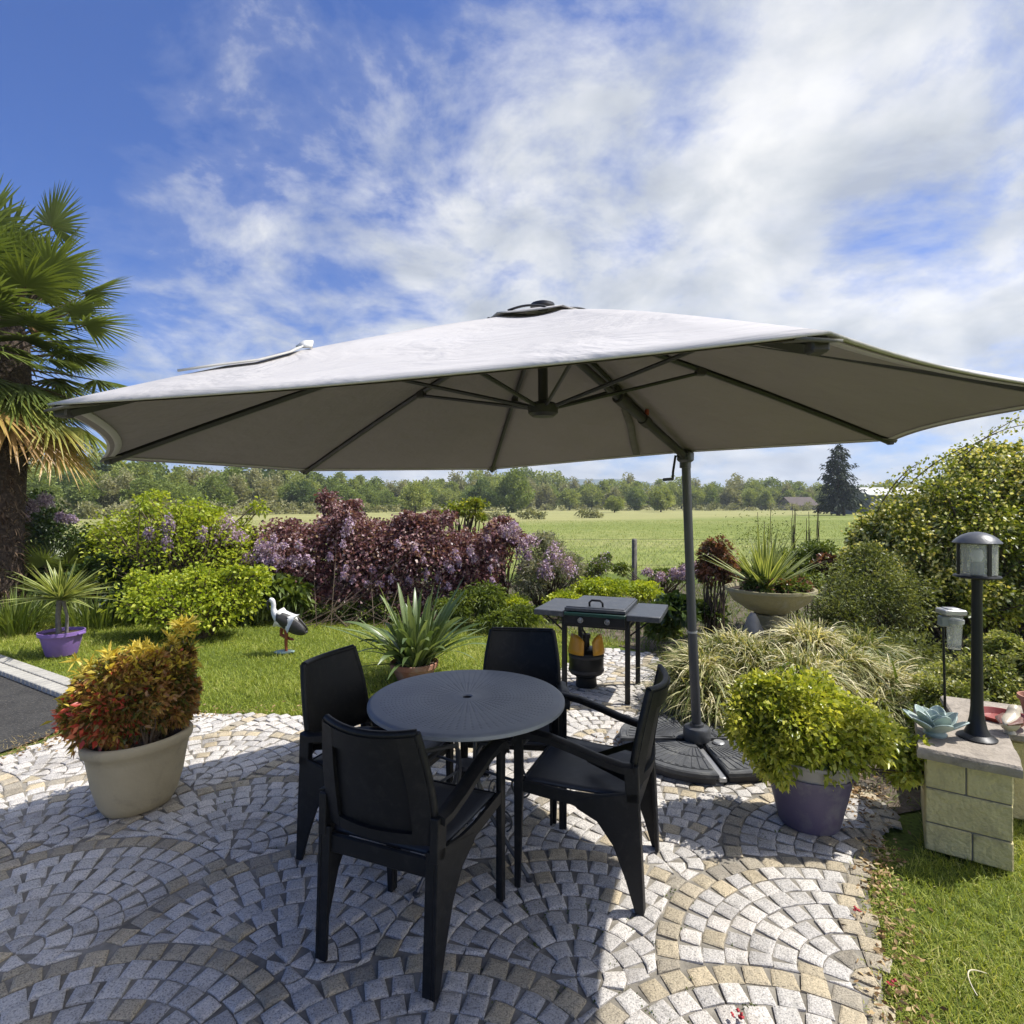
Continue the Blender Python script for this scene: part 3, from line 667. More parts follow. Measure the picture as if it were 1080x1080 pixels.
# ------------------------------------------------------------------ round metal table
TBL = Vector((-.205, 2.625, 0)); TR = .445; TZ = .72
m, nt, b, co = newmat('pressed_tabletop')
sx_ = nt.nodes.new('ShaderNodeSeparateXYZ'); nt.links.new(co, sx_.inputs[0])
rr = mathn(nt, 'SQRT', mathn(nt, 'ADD', mathn(nt, 'MULTIPLY', sx_.outputs[0], sx_.outputs[0]), mathn(nt, 'MULTIPLY', sx_.outputs[1], sx_.outputs[1])))
an = mathn(nt, 'ARCTAN2', sx_.outputs[1], sx_.outputs[0])
ringw = mathn(nt, 'SINE', mathn(nt, 'MULTIPLY', rr, 2*PI/.016)); radw = mathn(nt, 'SINE', mathn(nt, 'MULTIPLY', an, 72)); radw2 = mathn(nt, 'SINE', mathn(nt, 'MULTIPLY', an, 36))
big = mathn(nt, 'SINE', mathn(nt, 'MULTIPLY', an, 4))
dots = mathn(nt, 'MULTIPLY', mathn(nt, 'MAXIMUM', ringw, 0), mathn(nt, 'MAXIMUM', radw, 0))
rays = mathn(nt, 'MAXIMUM', radw2, 0)
zone = ramp(nt, rr, [(.0,(0,0,0)), (.062,(0,0,0)), (.07,(1,1,1)), (.20,(1,1,1)), (.22,(0,0,0))]).outputs[0]
zone2 = ramp(nt, rr, [(.10,(0,0,0)), (.13,(1,1,1)), (.385,(1,1,1)), (.40,(0,0,0))]).outputs[0]
sel = ramp(nt, mathn(nt, 'MULTIPLY_ADD', big, .5), [(.45,(0,0,0)), (.55,(1,1,1))]); 
pat1 = mathn(nt, 'MULTIPLY', rays, zone); pat2 = mathn(nt, 'MULTIPLY', dots, zone2)
h_ = mathn(nt, 'ADD', mathn(nt, 'MULTIPLY', pat1, .6), pat2)
n_ = noise(nt, 6, 6, .7, co); n2_ = noise(nt, 300, 2, .6, co)
c_ = ramp(nt, n_.outputs[0], [(.35, (.19,.21,.235)), (.65, (.235,.255,.28))]).outputs[0]
c_ = mixc(nt, mathn(nt, 'MULTIPLY', ramp(nt, h_, [(.45,(0,0,0)), (.75,(1,1,1))]).outputs[0], .45), c_, (.03,.034,.04))
nt.links.new(c_, b.inputs['Base Color']); b.inputs['Roughness'].default_value = .48
bump(nt, b, mathn(nt, 'ADD', mathn(nt, 'MULTIPLY', h_, -1), mathn(nt, 'MULTIPLY', n2_.outputs[0], .15)), .0016)
M['tabletop'] = m
tb = empty('garden_table', TBL, .2, 'round grey metal table with scrolled legs under the parasol', 'table')
mb = MB(); mb.lathe([(.021,TZ-.004), (.021,TZ-.001), (.026,TZ+.003), (.034,TZ+.002), (.05,TZ), (.2,TZ), (TR-.02,TZ), (TR-.008,TZ-.002), (TR,TZ-.008), (TR,TZ-.022), (TR-.008,TZ-.027), (TR-.016,TZ-.024), (TR-.016,TZ-.006), (.03,TZ-.006), (.021,TZ-.004)], 96, capb=False, capt=False)
mb.build('tabletop', M['tabletop'], tb)
hr = MB(); hr.lathe([(.019,TZ-.03), (.019,TZ-.002)], 20, capb=True, capt=False); hr.build('parasol_hole', M['black'], tb)
for k in range(4):
    a_ = PI/4+k*PI/2; ca_, sa_ = math.cos(a_), math.sin(a_)
    def rp(r, z): return (r*ca_, r*sa_, z)
    lg = MB(); lg.tube([rp(.36,.69), rp(.34,.665), rp(.325,.60), rp(.30,.575), rp(.16,.545), rp(.085,.525), rp(.06,.49), rp(.055,.40), rp(.07,.32), rp(.13,.22), rp(.24,.10), rp(.33,.012)], .0095, 8)
    lg.lathe([(0,0), (.016,0), (.016,.012), (0,.016)], 12, rp(.335,0)); lo = lg.build('leg', M['alu'], tb)
    sc = MB(); pts = [rp(.30,.60)]
    pts = [rp(.34-.05*math.sin(t*PI), .64-.24*t) for t in np.linspace(0, 1, 9)]
    c0 = (.285, .39)
    pts += [rp(c0[0]+.055*math.cos(t)*(1-(t)/11), c0[1]-.055*math.sin(t)*(1-t/11)) for t in np.linspace(.0, 8.5, 34)]
    sc.tube(pts, .0045, 6); sc.build('scroll', M['alu'], lo)
    s2 = MB(); c0 = (.17, .15); pts = [rp(c0[0]+.03+.045*math.cos(t)*(1-t/9), c0[1]+.07+.045*math.sin(t)*(1-t/9)) for t in np.linspace(-1.2, 6.5, 26)]; s2.tube(pts, .004, 6); s2.build('scroll', M['alu'], lo)
    br = MB(); br.tube([rp(.06,.405), rp(.335,.405)], .006, 6); br.build('stretcher', M['alu'], tb)
rg = MB(); rg.lathe([(.040,.40), (.048,.40), (.048,.42), (.040,.42)], 20); rg.lathe([(.33,.685), (.345,.685), (.345,.697), (.33,.697), (.33,.685)], 48, capb=False, capt=False); rg.build('collar', M['alu'], tb)
# ------------------------------------------------------------------ moulded armchairs
def back_pt(u_, t, off=0):
    """backrest sheet: u -1..1 across, t 0..1 up"""
    wdt = .210-.030*t**1.3+.012*math.sin(PI*t); z = .475+.385*t-.010*(1-u_*u_)*t
    y = -.215-.070*t**1.25 - .045*(1-u_*u_)
    return Vector((u_*wdt, y-off, z))
def make_chair(label):
    c = empty('garden_armchair', (0,0,0), 0, label, 'chair', 'black armchairs around the round table')
    # backrest shell with raised frame behind
    mb = MB(); U, T = 14, 10
    for off in (0, .012): mb.grid([[back_pt(-1+2*i/U, j/T, off) for j in range(T+1)] for i in range(U+1)])
    k = (U+1)*(T+1)
    for i in range(U): mb.f += [(i*(T+1), (i+1)*(T+1), (i+1)*(T+1)+k, i*(T+1)+k), (i*(T+1)+T, (i+1)*(T+1)+T, (i+1)*(T+1)+T+k, i*(T+1)+T+k)]
    for j in range(T): mb.f += [(j, j+1, j+1+k, j+k), (U*(T+1)+j, U*(T+1)+j+1, U*(T+1)+j+1+k, U*(T+1)+j+k)]
    bk = mb.build('backrest', M['plastic'], c)
    fr = MB()
    fr.tube([back_pt(-1+2*i/12, 1, .009) for i in range(13)], .014, 8)
    def strip(P0, P1, th):   # band on the rear face between two rows of points
        n = len(P0); fr.grid([P0, [p-Vector((0,th,0)) for p in P0], [p-Vector((0,th,0)) for p in P1], P1])
    strip([back_pt(-1+2*i/12, .80, .0125) for i in range(13)], [back_pt(-1+2*i/12, .985, .0125) for i in range(13)], .016)
    strip([back_pt(-1+2*i/12, .0, .0125) for i in range(13)], [back_pt(-1+2*i/12, .10, .0125) for i in range(13)], .016)
    for s_ in (-1, 1):
        strip([back_pt(s_*.70, t, .0125) for t in np.linspace(0, .985, 12)], [back_pt(s_*.998, t, .0125) for t in np.linspace(0, .985, 12)], .017)
        fr.tube([back_pt(s_*1.0, t, .012) for t in np.linspace(-.02, 1, 12)], .015, 8)
    fr.build('back_frame', M['plastic'], bk, ang=50)
    # seat: dished slab, thickened front lip
    mb = MB(); G = []
    for i in range(13):
        x_ = -1+2*i/12; row = []
        for j in range(13):
            t = j/12; y_ = -.225+.465*t; wd = .205+.035*t
            z_ = .445-.020*(1-x_*x_)*math.sin(PI*t)-.012*(1-t)-(.035*max(0, (t-.86)/.14)**2)
            row.append(Vector((x_*wd, y_, z_)))
        G.append(row)
    mb.grid(G); mb.build('seat', M['seat'], c, solid=.014)
    for s_ in (-1, 1):
        X0 = lambda y_: s_*(.232+.020*(y_+.22)/.44)      # plan line of the side frame
        def sf(y_, z_, t): return Vector((X0(y_)+s_*t, y_, z_))
        # side skirt and arm support
        ap_ = MB(); prof = [(.252,.622), (.235,.650), (.19,.664), (.10,.655), (0,.630), (-.10,.600), (-.20,.578), (-.245,.580)]
        G = []
        for (y_, z_) in prof:
            G.append([sf(y_, z_-.028, -.018), sf(y_, z_-.006, -.026), sf(y_, z_, -.016), sf(y_, z_+.002, .006), sf(y_, z_-.006, .028), sf(y_, z_-.032, .026), sf(y_, z_-.024, .0)])
        n = 7; k0 = len(ap_.v); ap_.v += [tuple(p) for r in G for p in r]
        for i in range(len(G)-1):
            for j in range(n): ap_.f.append((k0+i*n+j, k0+i*n+(j+1)%n, k0+(i+1)*n+(j+1)%n, k0+(i+1)*n+j))
        ap_.f += [tuple(k0+j for j in range(n)), tuple(k0+(len(G)-1)*n+j for j in range(n))]
        ap_.build('arm', M['plastic'], c, ang=50)
        sd = MB(); poly = [(.215,.452), (.215,.405), (.10,.392), (.0,.384), (-.02,.378), (-.235,.383), (-.250,.47), (-.10,.440), (0,.436), (.10,.443)]
        sd.prism(poly, sf, -.004, .010); sd.build('side_rail', M['plastic'], c, smooth=False, bev=.002)
        rs = MB(); rs.prism([(-.215,.43), (-.268,.43), (-.262,.575), (-.205,.575)], sf, -.020, .012); rs.build('arm_support', M['plastic'], c, smooth=False, bev=.004)
        # front leg: tapered angle section
        fl_ = MB(); L0 = [(.25,.64), (.210,.64), (.208,.42), (.222,0), (.246,0)]
        fl_.prism(L0, sf, -.004, .012); fl_.prism([(.252,.62), (.238,.62), (.236,0), (.247,0)], sf, -.026, -.004)
        fl_.build('leg', M['plastic'], c, smooth=False, bev=.003)
        rl_ = MB(); def_ = [(-.235,.47), (-.262,.47), (-.272,.30), (-.285,.0), (-.252,.0), (-.215,.12), (-.165,.25), (-.10,.335), (-.02,.372), (.0,.395), (-.02,.41)]
        rl_.prism(def_, sf, -.002, .012)
        rl_.prism([(-.262,.46), (-.247,.46), (-.271,.0), (-.286,.0)], sf, -.036, -.002)
        rl_.build('leg', M['plastic'], c, smooth=False, bev=.003)
    ap2 = MB(); ap2.bbox((0,.225,.405), (.235,.010,.030), .006); ap2.build('seat_rail', M['plastic'], c)
    ap2 = MB(); ap2.bbox((0,-.245,.40), (.215,.008,.035), .006); ap2.build('seat_rail', M['plastic'], c)
    return c
ch = make_chair('black high backed garden armchair nearest the camera, seen from behind')
spots = [((-.365,2.195), (.375,.927), None), ((.335,2.555), (-.93,.365), 'black garden armchair on the right of the table, side on'),
         ((-.62,2.70), (.92,-.38), 'black garden armchair on the left, beside the stork'), ((.03,3.09), (-.10,-1.0), 'black garden armchair behind the table, below the griddle')]
for i, (p, d, lb) in enumerate(spots):
    c = ch if i == 0 else copy_tree(ch)
    c.location = (p[0], p[1], 0); c.rotation_euler = (0, 0, math.atan2(d[1], d[0])-PI/2)
    if lb: c['label'] = lb
# ------------------------------------------------------------------ gas griddle on its trolley
GO = Vector((.78, 4.95, 0)); GR = math.radians(-21)
g = empty('gas_griddle', GO, GR, 'black gas griddle trolley with side shelves and flat lid', 'barbecue')
mb = MB(); mb.bbox((0,0,.66), (.255,.30,.055), .008); mb.build('body', M['blackmetal'], g)
mb = MB(); mb.bbox((0,-.308,.655), (.252,.010,.045), .004); pnl = mb.build('control_panel', M['blackmetal'], g)
mb = MB(); mb.bbox((0,-.314,.700), (.252,.014,.014), .004); mb.build('trim', M['greenmetal'], g)
for x_ in (-.11,.11):
    mb = MB(); v0 = Matrix.Rotation(PI/2, 3, 'X')
    t_ = MB(); t_.tube([(x_,-.316,.655), (x_,-.338,.655)], .024, 16); t_.tube([(x_,-.338,.655), (x_,-.355,.655)], .014, 10); t_.build('knob', M['chrome'], pnl)
mb = MB(); mb.bbox((.0,-.0,.735), (.252,.312,.016), .006); mb.bbox((0,0,.753), (.240,.300,.006), .003); lid = mb.build('lid', M['blackplate'], g)
mb = MB(); mb.tube([(-.055,-.24,.755), (-.055,-.25,.790), (-.035,-.252,.810), (.035,-.252,.810), (.055,-.25,.790), (.055,-.24,.755)], .009, 8); mb.build('lid_handle', M['blackmetal'], lid)
for s_, nm in ((-1, 0), (1, 0)):
    mb = MB(); mb.bbox((s_*.388,0,.705), (.130,.310,.012), .004); mb.bbox((s_*.388,-.30,.693), (.130,.012,.022), .003); mb.bbox((s_*.512,0,.693), (.010,.285,.022), .003); mb.build('side_shelf', M['blackplate'], g)
for x_ in (-.262,.262):
    for y_ in (-.27,.27):
        mb = MB(); mb.bbox((x_,y_,.335), (.019,.019,.335), .003); mb.lathe([(0,0), (.024,0), (.024,.02), (0,.02)], 10, (x_,y_,0)); mb.build('leg', M['blackmetal'], g)
mb = MB(); mb.bbox((0,-.27,.598), (.262,.010,.010), .003); mb.bbox((0,.27,.598), (.262,.010,.010), .003)
for x_ in (-.262,.262): mb.bbox((x_,0,.598), (.010,.27,.010), .003); mb.tube([(x_,-.25,.53), (x_*1.75,-.25,.69)], .007, 6)
mb.build('frame_rails', M['blackmetal'], g)
gb = empty('gas_bottle', (.655, 5.06, 0), 0, 'black gas bottle with yellow guard under the griddle', 'gas bottle'); gb.scale = (1.05,1.05,1.12)
mb = MB(); mb.lathe([(.085,.0), (.09,.01), (.085,.06), (.085,.075), (.10,.09), (.135,.105), (.145,.13), (.145,.255), (.14,.275), (.11,.295), (.05,.31), (.0,.312)], 28); mb.build('body', M['blackmetal'], gb)
mb = MB(); mb.lathe([(.1465,.12), (.149,.125), (.149,.14), (.1465,.145)], 28, capb=False, capt=False); mb.lathe([(.1465,.235), (.149,.24), (.149,.25), (.1465,.255)], 28, capb=False, capt=False); mb.build('band', M['black'], gb)
for s_ in (-1, 1):
    mb = MB(); G = []
    for i in range(9):
        a_ = (PI+.45 if s_ < 0 else -.45)+(-.85+1.7*i/8); top = .42-.05*(abs(i-4)/4)**3; row = []
        for j in range(5):
            t = j/4; r = .15-.03*t; row.append(Vector((r*math.cos(a_), r*math.sin(a_),   .27+(top-.27)*t)))
        G.append(row)
    mb.grid(G); mb.build('guard', M['yellow'], gb, solid=.012)
mb = MB(); mb.tube([(0,0,.30), (0,0,.38)], .028, 12); mb.tube([(0,-.03,.37), (0,.04,.37)], .02, 10); mb.tube([(0,0,.38), (.0,.0,.41)], .035, 12); mb.build('regulator', M['black'], gb)
hs = MB(); p0 = Vector((.655,5.06,.45)); hs.tube([p0, p0+Vector((-.04,-.05,.06)), p0+Vector((-.05,-.04,.14)), p0+Vector((-.03,-.02,.19))], .009, 8)
tag(hs.build('gas_hose', M['black']), 'black rubber gas hose from the bottle up to the griddle', 'hose')
hs = MB(); hs.tube([gd(585,706,.15), gd(560,712,.10), gd(600,716,.0)+Vector((0,.2,.02)), gd(612,700,.1)], .007, 6); hs.build('hose_loop', M['black'], gb) if False else None
# ------------------------------------------------------------------ foliage palette
G_DARK = leafmat('dark_leaf', [(0, (.018,.035,.010)), (.5, (.035,.065,.015)), (1, (.07,.11,.03))], .25, .4, .45)
G_MID = leafmat('mid_leaf', [(0, (.045,.075,.014)), (.5, (.10,.145,.028)), (1, (.20,.25,.06))], .33, .45)
G_LIME = leafmat('lime_leaf', [(0, (.12,.18,.015)), (.45, (.27,.35,.03)), (1, (.46,.50,.07))], .42, .45)
G_YEL = leafmat('golden_leaf', [(0, (.07,.11,.012)), (.45, (.17,.22,.025)), (.8, (.33,.34,.05)), (1, (.48,.46,.09))], .38, .4)
G_PURP = leafmat('purple_leaf', [(0, (.06,.028,.032)), (.4, (.13,.055,.068)), (.68, (.25,.14,.155)), (1, (.48,.39,.38))], .3, .4, .5)
G_LILAC = leafmat('lilac_blossom', [(0, (.16,.12,.22)), (.5, (.30,.24,.40)), (1, (.50,.44,.58))], .35, .6)
G_WIST = leafmat('wisteria_blossom', [(0, (.20,.13,.26)), (.5, (.36,.27,.42)), (1, (.52,.45,.52))], .3, .6)
G_SILV = leafmat('silver_leaf', [(0, (.10,.12,.07)), (.5, (.20,.22,.15)), (1, (.38,.36,.32))], .3, .6)
G_NAND = leafmat('bronze_leaf', [(0, (.06,.09,.014)), (.28, (.12,.13,.025)), (.48, (.24,.14,.055)), (.66, (.36,.19,.08)), (.84, (.44,.35,.07)), (1, (.36,.09,.05))], .35, .35, .5)
G_NTOP = leafmat('gold_tip_leaf', [(0, (.30,.26,.04)), (.5, (.52,.42,.07)), (1, (.66,.58,.15))], .4, .4)
G_NRED = leafmat('red_tip_leaf', [(0, (.25,.03,.02)), (.5, (.42,.07,.05)), (1, (.52,.18,.12))], .35, .35)
G_ROSE = leafmat('cream_blossom', [(0, (.50,.44,.12)), (.5, (.70,.64,.28)), (1, (.82,.78,.50))], .3, .6)
G_CAREX = leafmat('striped_sedge', [(0, (.05,.075,.018)), (.4, (.13,.165,.045)), (.68, (.33,.33,.16)), (1, (.66,.62,.44))], .3, .5)
G_STRE = leafmat('strap_leaf', [(0, (.05,.085,.03)), (.5, (.10,.15,.055)), (1, (.19,.25,.11))], .28, .32, .5)
G_YUCCA = leafmat('striped_yucca', [(0, (.08,.12,.03)), (1, (.14,.19,.05))], .3, .4, .4, along=(.48,.50,.17))
G_PALM = leafmat('palm_leaf', [(0, (.26,.17,.08)), (.10, (.40,.28,.10)), (.2, (.30,.28,.07)), (.34, (.14,.18,.04)), (.6, (.075,.11,.03)), (1, (.15,.20,.06))], .3, .35, .5)
G_PHOT = leafmat('red_photinia', [(0, (.06,.07,.02)), (.5, (.13,.06,.035)), (1, (.27,.12,.085))], .35, .35, .5)
G_OLIV = leafmat('olive_leaf', [(0, (.05,.07,.018)), (.5, (.13,.16,.045)), (1, (.27,.29,.11))], .33, .5)
G_VAR = leafmat('variegated_leaf', [(0, (.07,.10,.02)), (.5, (.20,.24,.06)), (1, (.52,.52,.26))], .35, .4)
def plant(name, label, cat, ell, base, n, L, W, mat, k=16, cr=.33, shell=.85, srad=.018, stem=True, group=None, droop=.25, smat=None, lift=.3, spread=.12, extra=None, sfrac=.7, inner=.25):
    base = Vector(base); t = empty(name, base, 0, label, cat, group)
    E = [tuple(np.array(e[:3])-np.array(base))+tuple(e[3:]) for e in ell]
    P, out, tint, C = clumpy(int(n*(1-inner)), E, k, cr, shell)
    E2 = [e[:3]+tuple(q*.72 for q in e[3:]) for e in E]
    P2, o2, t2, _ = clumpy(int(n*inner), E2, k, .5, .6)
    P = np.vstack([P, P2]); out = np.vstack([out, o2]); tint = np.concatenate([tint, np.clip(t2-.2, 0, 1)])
    ok = P[:, 2] > -base.z+.01; P = P[ok]; out = out[ok]; tint = tint[ok]
    leaves('foliage', P, unit(out+rdir(len(out))*.75), L, W, mat, t, tint, droop)
    if stem: stems('stems', C, (0, 0, -base.z if base.z < .3 else 0), smat or M['twig'], t, srad, sfrac, spread, lift)
    if extra:
        for (nm, cnt, L2, W2, m2, sel) in extra:
            i = rng.integers(0, len(P), cnt*6); Q = P[i]; O = out[i]
            kk = sel(Q); Q = Q[kk][:cnt]; O = O[kk][:cnt]
            Q = Q+O*max(L*.6, .04 if cnt > 2000 else 0)
            leaves(nm, Q, O+rdir(len(Q))*.5, L2, W2, m2, t, rng.uniform(0, 1, len(Q)), .1)
    return t
def tuft(name, label, cat, base, n, L, W, el, droop, mat, prof='tip', seg=6, rad=.05, fold=0, group=None, tint=None, part='leaves', az=(0, 2*PI)):
    """rosette of strap leaves; el = (mean, sd) of upward slope"""
    t = base if isinstance(base, bpy.types.Object) else empty(name, base, 0, label, cat, group)
    a_ = rng.uniform(az[0], az[1], n); e_ = np.clip(rng.normal(el[0], el[1], n), .02, 1.5)
    D = np.column_stack([np.cos(a_)*np.cos(e_), np.sin(a_)*np.cos(e_), np.sin(e_)])
    P = np.column_stack([np.cos(a_)*rad*rng.uniform(0, 1, n), np.sin(a_)*rad*rng.uniform(0, 1, n), np.zeros(n)])
    ti = rng.uniform(0, 1, n) if tint is None else tint(n)
    o = blades(part, P, D, L*rng.uniform(.65, 1.12, n), W*rng.uniform(.8, 1.2, n), droop*rng.uniform(.3, 1.5, n), mat, t, ti, seg=seg, prof=prof, fold=fold)
    return t
# ------------------------------------------------------------------ pots and their plants
# oval cream planter with nandina
pn = Vector((-1.99, 3.06, 0)); rz = math.radians(54)
t = empty('oval_planter', pn, rz, 'cream oval stone planter at the left of the patio', 'planter')
M['cream'] = surf('cream_stoneware', (.44,.365,.225), (.36,.30,.18), 4, .75, bscale=60, bdist=.0015, dirt=((.21,.18,.12), 3.5))
mb = MB(); mb.lathe([(.60,0), (.66,.006), (.76,.05), (.88,.15), (.97,.28), (1.0,.318), (1.06,.328), (1.08,.345), (1.08,.362), (1.05,.375), (1.0,.380), (.94,.375), (.92,.34)], 56, sx=.243, sy=.195, capt=False)
mb.build('bowl', M['cream'], t, ang=50)
mb = MB(); mb.lathe([(.0,.335), (.93,.345)], 40, sx=.243, sy=.195, capb=False, capt=False); mb.build('soil', M['soilpot'], t)
# nandina: leaning, denser and taller to the right/back
el = [(-2.10,2.92,.56,.17,.17,.20), (-1.98,3.03,.58,.20,.18,.24), (-1.90,3.17,.60,.17,.17,.26), (-1.83,3.27,.78,.07,.08,.14), (-2.22,2.90,.53,.12,.12,.18), (-2.02,2.95,.47,.20,.16,.15), (-1.96,3.1,.74,.15,.14,.12), (-2.10,2.96,.72,.14,.14,.12), (-1.85,3.16,.50,.14,.14,.18), (-1.80,3.2,.62,.09,.1,.2), (-2.20,2.92,.66,.10,.11,.10), (-2.02,3.0,.76,.13,.13,.10)]
top = lambda Q: Q[:, 2] > .42+.10*np.sin(Q[:, 0]*9)
pc_ = np.array((-1.97, 3.07, .40)); el = [tuple(pc_+(np.array(q[:3])-pc_)*(.86,.86,.93))+tuple(v_*.84 for v_ in q[3:]) for q in el]
t = plant('bronze_shrub', 'bronze and gold leaved shrub in the cream oval planter', 'shrub', el, (pn.x, pn.y, .33), 30000, .036, .019, G_NAND, k=34, cr=.28, srad=.006, group=None,
    extra=[('golden_tips', 1300, .055, .017, G_NTOP, lambda Q: Q[:, 2] > .27+.3*Q[:, 0]), ('red_tips', 1100, .045, .024, G_NRED, lambda Q: (Q[:, 0] < .05) & (Q[:, 2] < .3))])
tp = []; 
for (x_, y_, z_) in ((-1.82,3.28,.93), (-1.88,3.2,.88), (-1.95,3.05,.84), (-2.08,2.95,.84), (-2.18,2.9,.78), (-1.98,3.1,.85), (-1.84,3.26,.95), (-1.9,3.22,.80), (-2.0,2.95,.74)):
    for q in range(6):
        c = pc_+(np.array((x_, y_, z_))-pc_)*(.86,.86,.93)-np.array((pn.x, pn.y, .33))+rng.normal(0, .03, 3); tp.append(np.tile(c, (11, 1)))
tp = np.vstack(tp); D = rdir(len(tp), .7); leaves('top_rosettes', tp, D, .06, .013, G_NTOP, t, rng.uniform(0, 1, len(tp)), .1)
# plum pot with golden euonymus
pp = Vector((1.50, 2.90, 0))
t = empty('plum_pot', pp, 0, 'dark plum round pot with a pale rim under the golden bush', 'pot')
mb = MB(); mb.lathe([(.135,0), (.14,.006), (.175,.15), (.198,.262), (.205,.265), (.205,.275), (.19,.275), (.185,.23)], 48, capt=False); mb.build('outer_pot', M['plum'], t)
mb = MB(); mb.lathe([(.188,.25), (.195,.27), (.205,.33), (.212,.335), (.212,.35), (.198,.35), (.185,.30)], 48, capb=False, capt=False); M['beigeplastic'] = surf('beige_plastic', (.34,.31,.27), (.29,.265,.23), 6, .5); mb.build('inner_pot', M['beigeplastic'], t)
mb = MB(); mb.lathe([(.0,.31), (.19,.315)], 32, capb=False, capt=False); mb.build('soil', M['soilpot'], t)
el = [(1.42,2.90,.54,.26,.26,.20), (1.24,2.92,.50,.19,.2,.20), (1.70,2.86,.46,.23,.22,.17), (1.93,2.80,.37,.15,.15,.13), (1.54,2.95,.58,.2,.2,.13), (1.32,2.78,.38,.16,.14,.13), (1.55,2.78,.42,.2,.16,.13), (1.32,2.95,.62,.14,.14,.10)]
plant('golden_bush', 'golden green small leaved bush in the plum pot', 'bush', [tuple(q[:3])+tuple(v_*1.08 for v_ in q[3:]) for q in el], (pp.x, pp.y, .30), 27000, .032, .020, leafmat('euonymus_leaf', [(0, (.07,.11,.012)), (.32, (.20,.26,.03)), (.58, (.40,.44,.07)), (1, (.60,.60,.16))], .38, .32, .5), k=40, cr=.30, srad=.006, spread=.08)
# small lilac pot with striped yucca
py_ = gd(65, 690); 
t = empty('lilac_pot', py_, 0, 'small bright lilac round pot on the lawn by the drive', 'pot')
mb = MB(); mb.lathe([(.135,0), (.14,.01), (.175,.15), (.188,.205), (.205,.208), (.210,.215), (.210,.25), (.198,.252), (.19,.20)], 40, capt=False); mb.build('bowl', M['purple'], t)
mb = MB(); mb.lathe([(.0,.215), (.19,.22)], 30, capb=False, capt=False); mb.build('soil', M['soilpot'], t)
for s_ in (-1, 1):
    mb = MB(); mb.bbox((s_*.205,0,.225), (.022,.05,.012), .006); mb.build('lug', M['purple'], t)
t = empty('striped_yucca', py_+Vector((0,0,.21)), 0, 'yellow striped spiky yucca on thin stems in the lilac pot', 'plant')
mb = MB(); mb.tube([(-.03,0,0), (-.04,0,.20), (-.02,0,.37)], [.028,.024,.03], 8); mb.tube([(.045,.01,0), (.05,.01,.2), (.02,.0,.36)], [.018,.015,.02], 8); mb.build('trunk', M['wood'], t)
o = tuft('', '', '', t, 110, .52, .035, (.62,.42), .14, G_YUCCA, 'tip', 6, .04, .12); bpy.data.objects[-1]
for ch_ in t.children:
    if ch_.name.startswith('leaves'): ch_.location = (-.01,0,.38)
tuft('grass_clump', 'green grassy clump behind the lilac pot', 'plant', gd(15, 668, 0), 420, .75, .014, (1.15,.25), .35, G_MID, 'tip', 5, .30)
tuft('grass_clump', 'loose green grasses between lilac pot and lime shrub', 'plant', gd(100, 660, 0), 500, .62, .012, (1.15,.28), .35, G_MID, 'tip', 5, .45)
# terracotta pot with broad strap leaves
ps_ = gd(437, 716); t = empty('terracotta_pot', ps_, 0, 'wide low terracotta pot on the lawn behind the table', 'pot')
mb = MB(); mb.lathe([(.15,0), (.155,.01), (.20,.11), (.215,.118), (.22,.16), (.212,.165), (.20,.12)], 40, capt=False); mb.build('bowl', M['terracotta'], t)
mb = MB(); mb.lathe([(.0,.125), (.20,.13)], 30, capb=False, capt=False); mb.build('soil', M['soilpot'], t)
t = tuft('strap_leaf_plant', 'large clump of broad grey green strap leaves in terracotta pot', 'plant', ps_+Vector((.0,0,.12)), 120, .96, .050, (1.04,.34), .38, G_STRE, 'lance', 9, .14, .30)
tuft('', '', '', t, 170, .55, .022, (1.2,.25), .2, G_STRE, 'tip', 6, .13, .3, part='inner_leaves')
# ------------------------------------------------------------------ stork ornament
sp_ = gd(300, 688)
t = empty('stork_ornament', sp_, math.radians(3), 'black and white stork garden ornament on the lawn', 'ornament'); t.scale = (.88,.88,.93)
sk = bpy.data.meshes.new('body'); 
def skin_obj(name, verts, edges, radii, mat, parent, sub=2):
    me = bpy.data.meshes.new(name); me.from_pydata(verts, edges, []); o = link_mesh(name, me, mat, parent)
    md = o.modifiers.new('skin', 'SKIN'); 
    for i, r in enumerate(radii):
        me.skin_vertices[0].data[i].radius = r if isinstance(r, tuple) else (r, r)
    me.skin_vertices[0].data[0].use_root = True
    md2 = o.modifiers.new('sub', 'SUBSURF'); md2.levels = md2.render_levels = sub
    dg = bpy.context.evaluated_depsgraph_get(); me2 = bpy.data.meshes.new_from_object(o.evaluated_get(dg)); o.modifiers.clear(); o.data = me2
    for p in me2.polygons: p.use_smooth = True
    return o
bv = [(.02,0,.38), (-.06,0,.41), (-.115,0,.44), (-.135,0,.50), (-.13,0,.56), (-.14,0,.605), (-.165,0,.615), (-.185,0,.605), (.10,0,.34), (.17,0,.30), (.22,0,.275)]
be = [(0,1), (1,2), (2,3), (3,4), (4,5), (5,6), (6,7), (0,8), (8,9), (9,10)]
body = skin_obj('body', bv, be, [.10,.085,.05,.032,.028,.034,.032,.02,.075,.045,.015], M['white'], t)
mb = MB(); mb.tube([(-.195,0,.602), (-.205,-.0,.575), (-.200,-.01,.53), (-.185,-.01,.49)], [.016,.013,.009,.004], 8); mb.build('beak', M['black'], t)
mb = MB(); mb.lathe([(0,-.006), (.006,0), (0,.006)], 8, (-.172,-.028,.612)); mb.build('eye', M['black'], body)
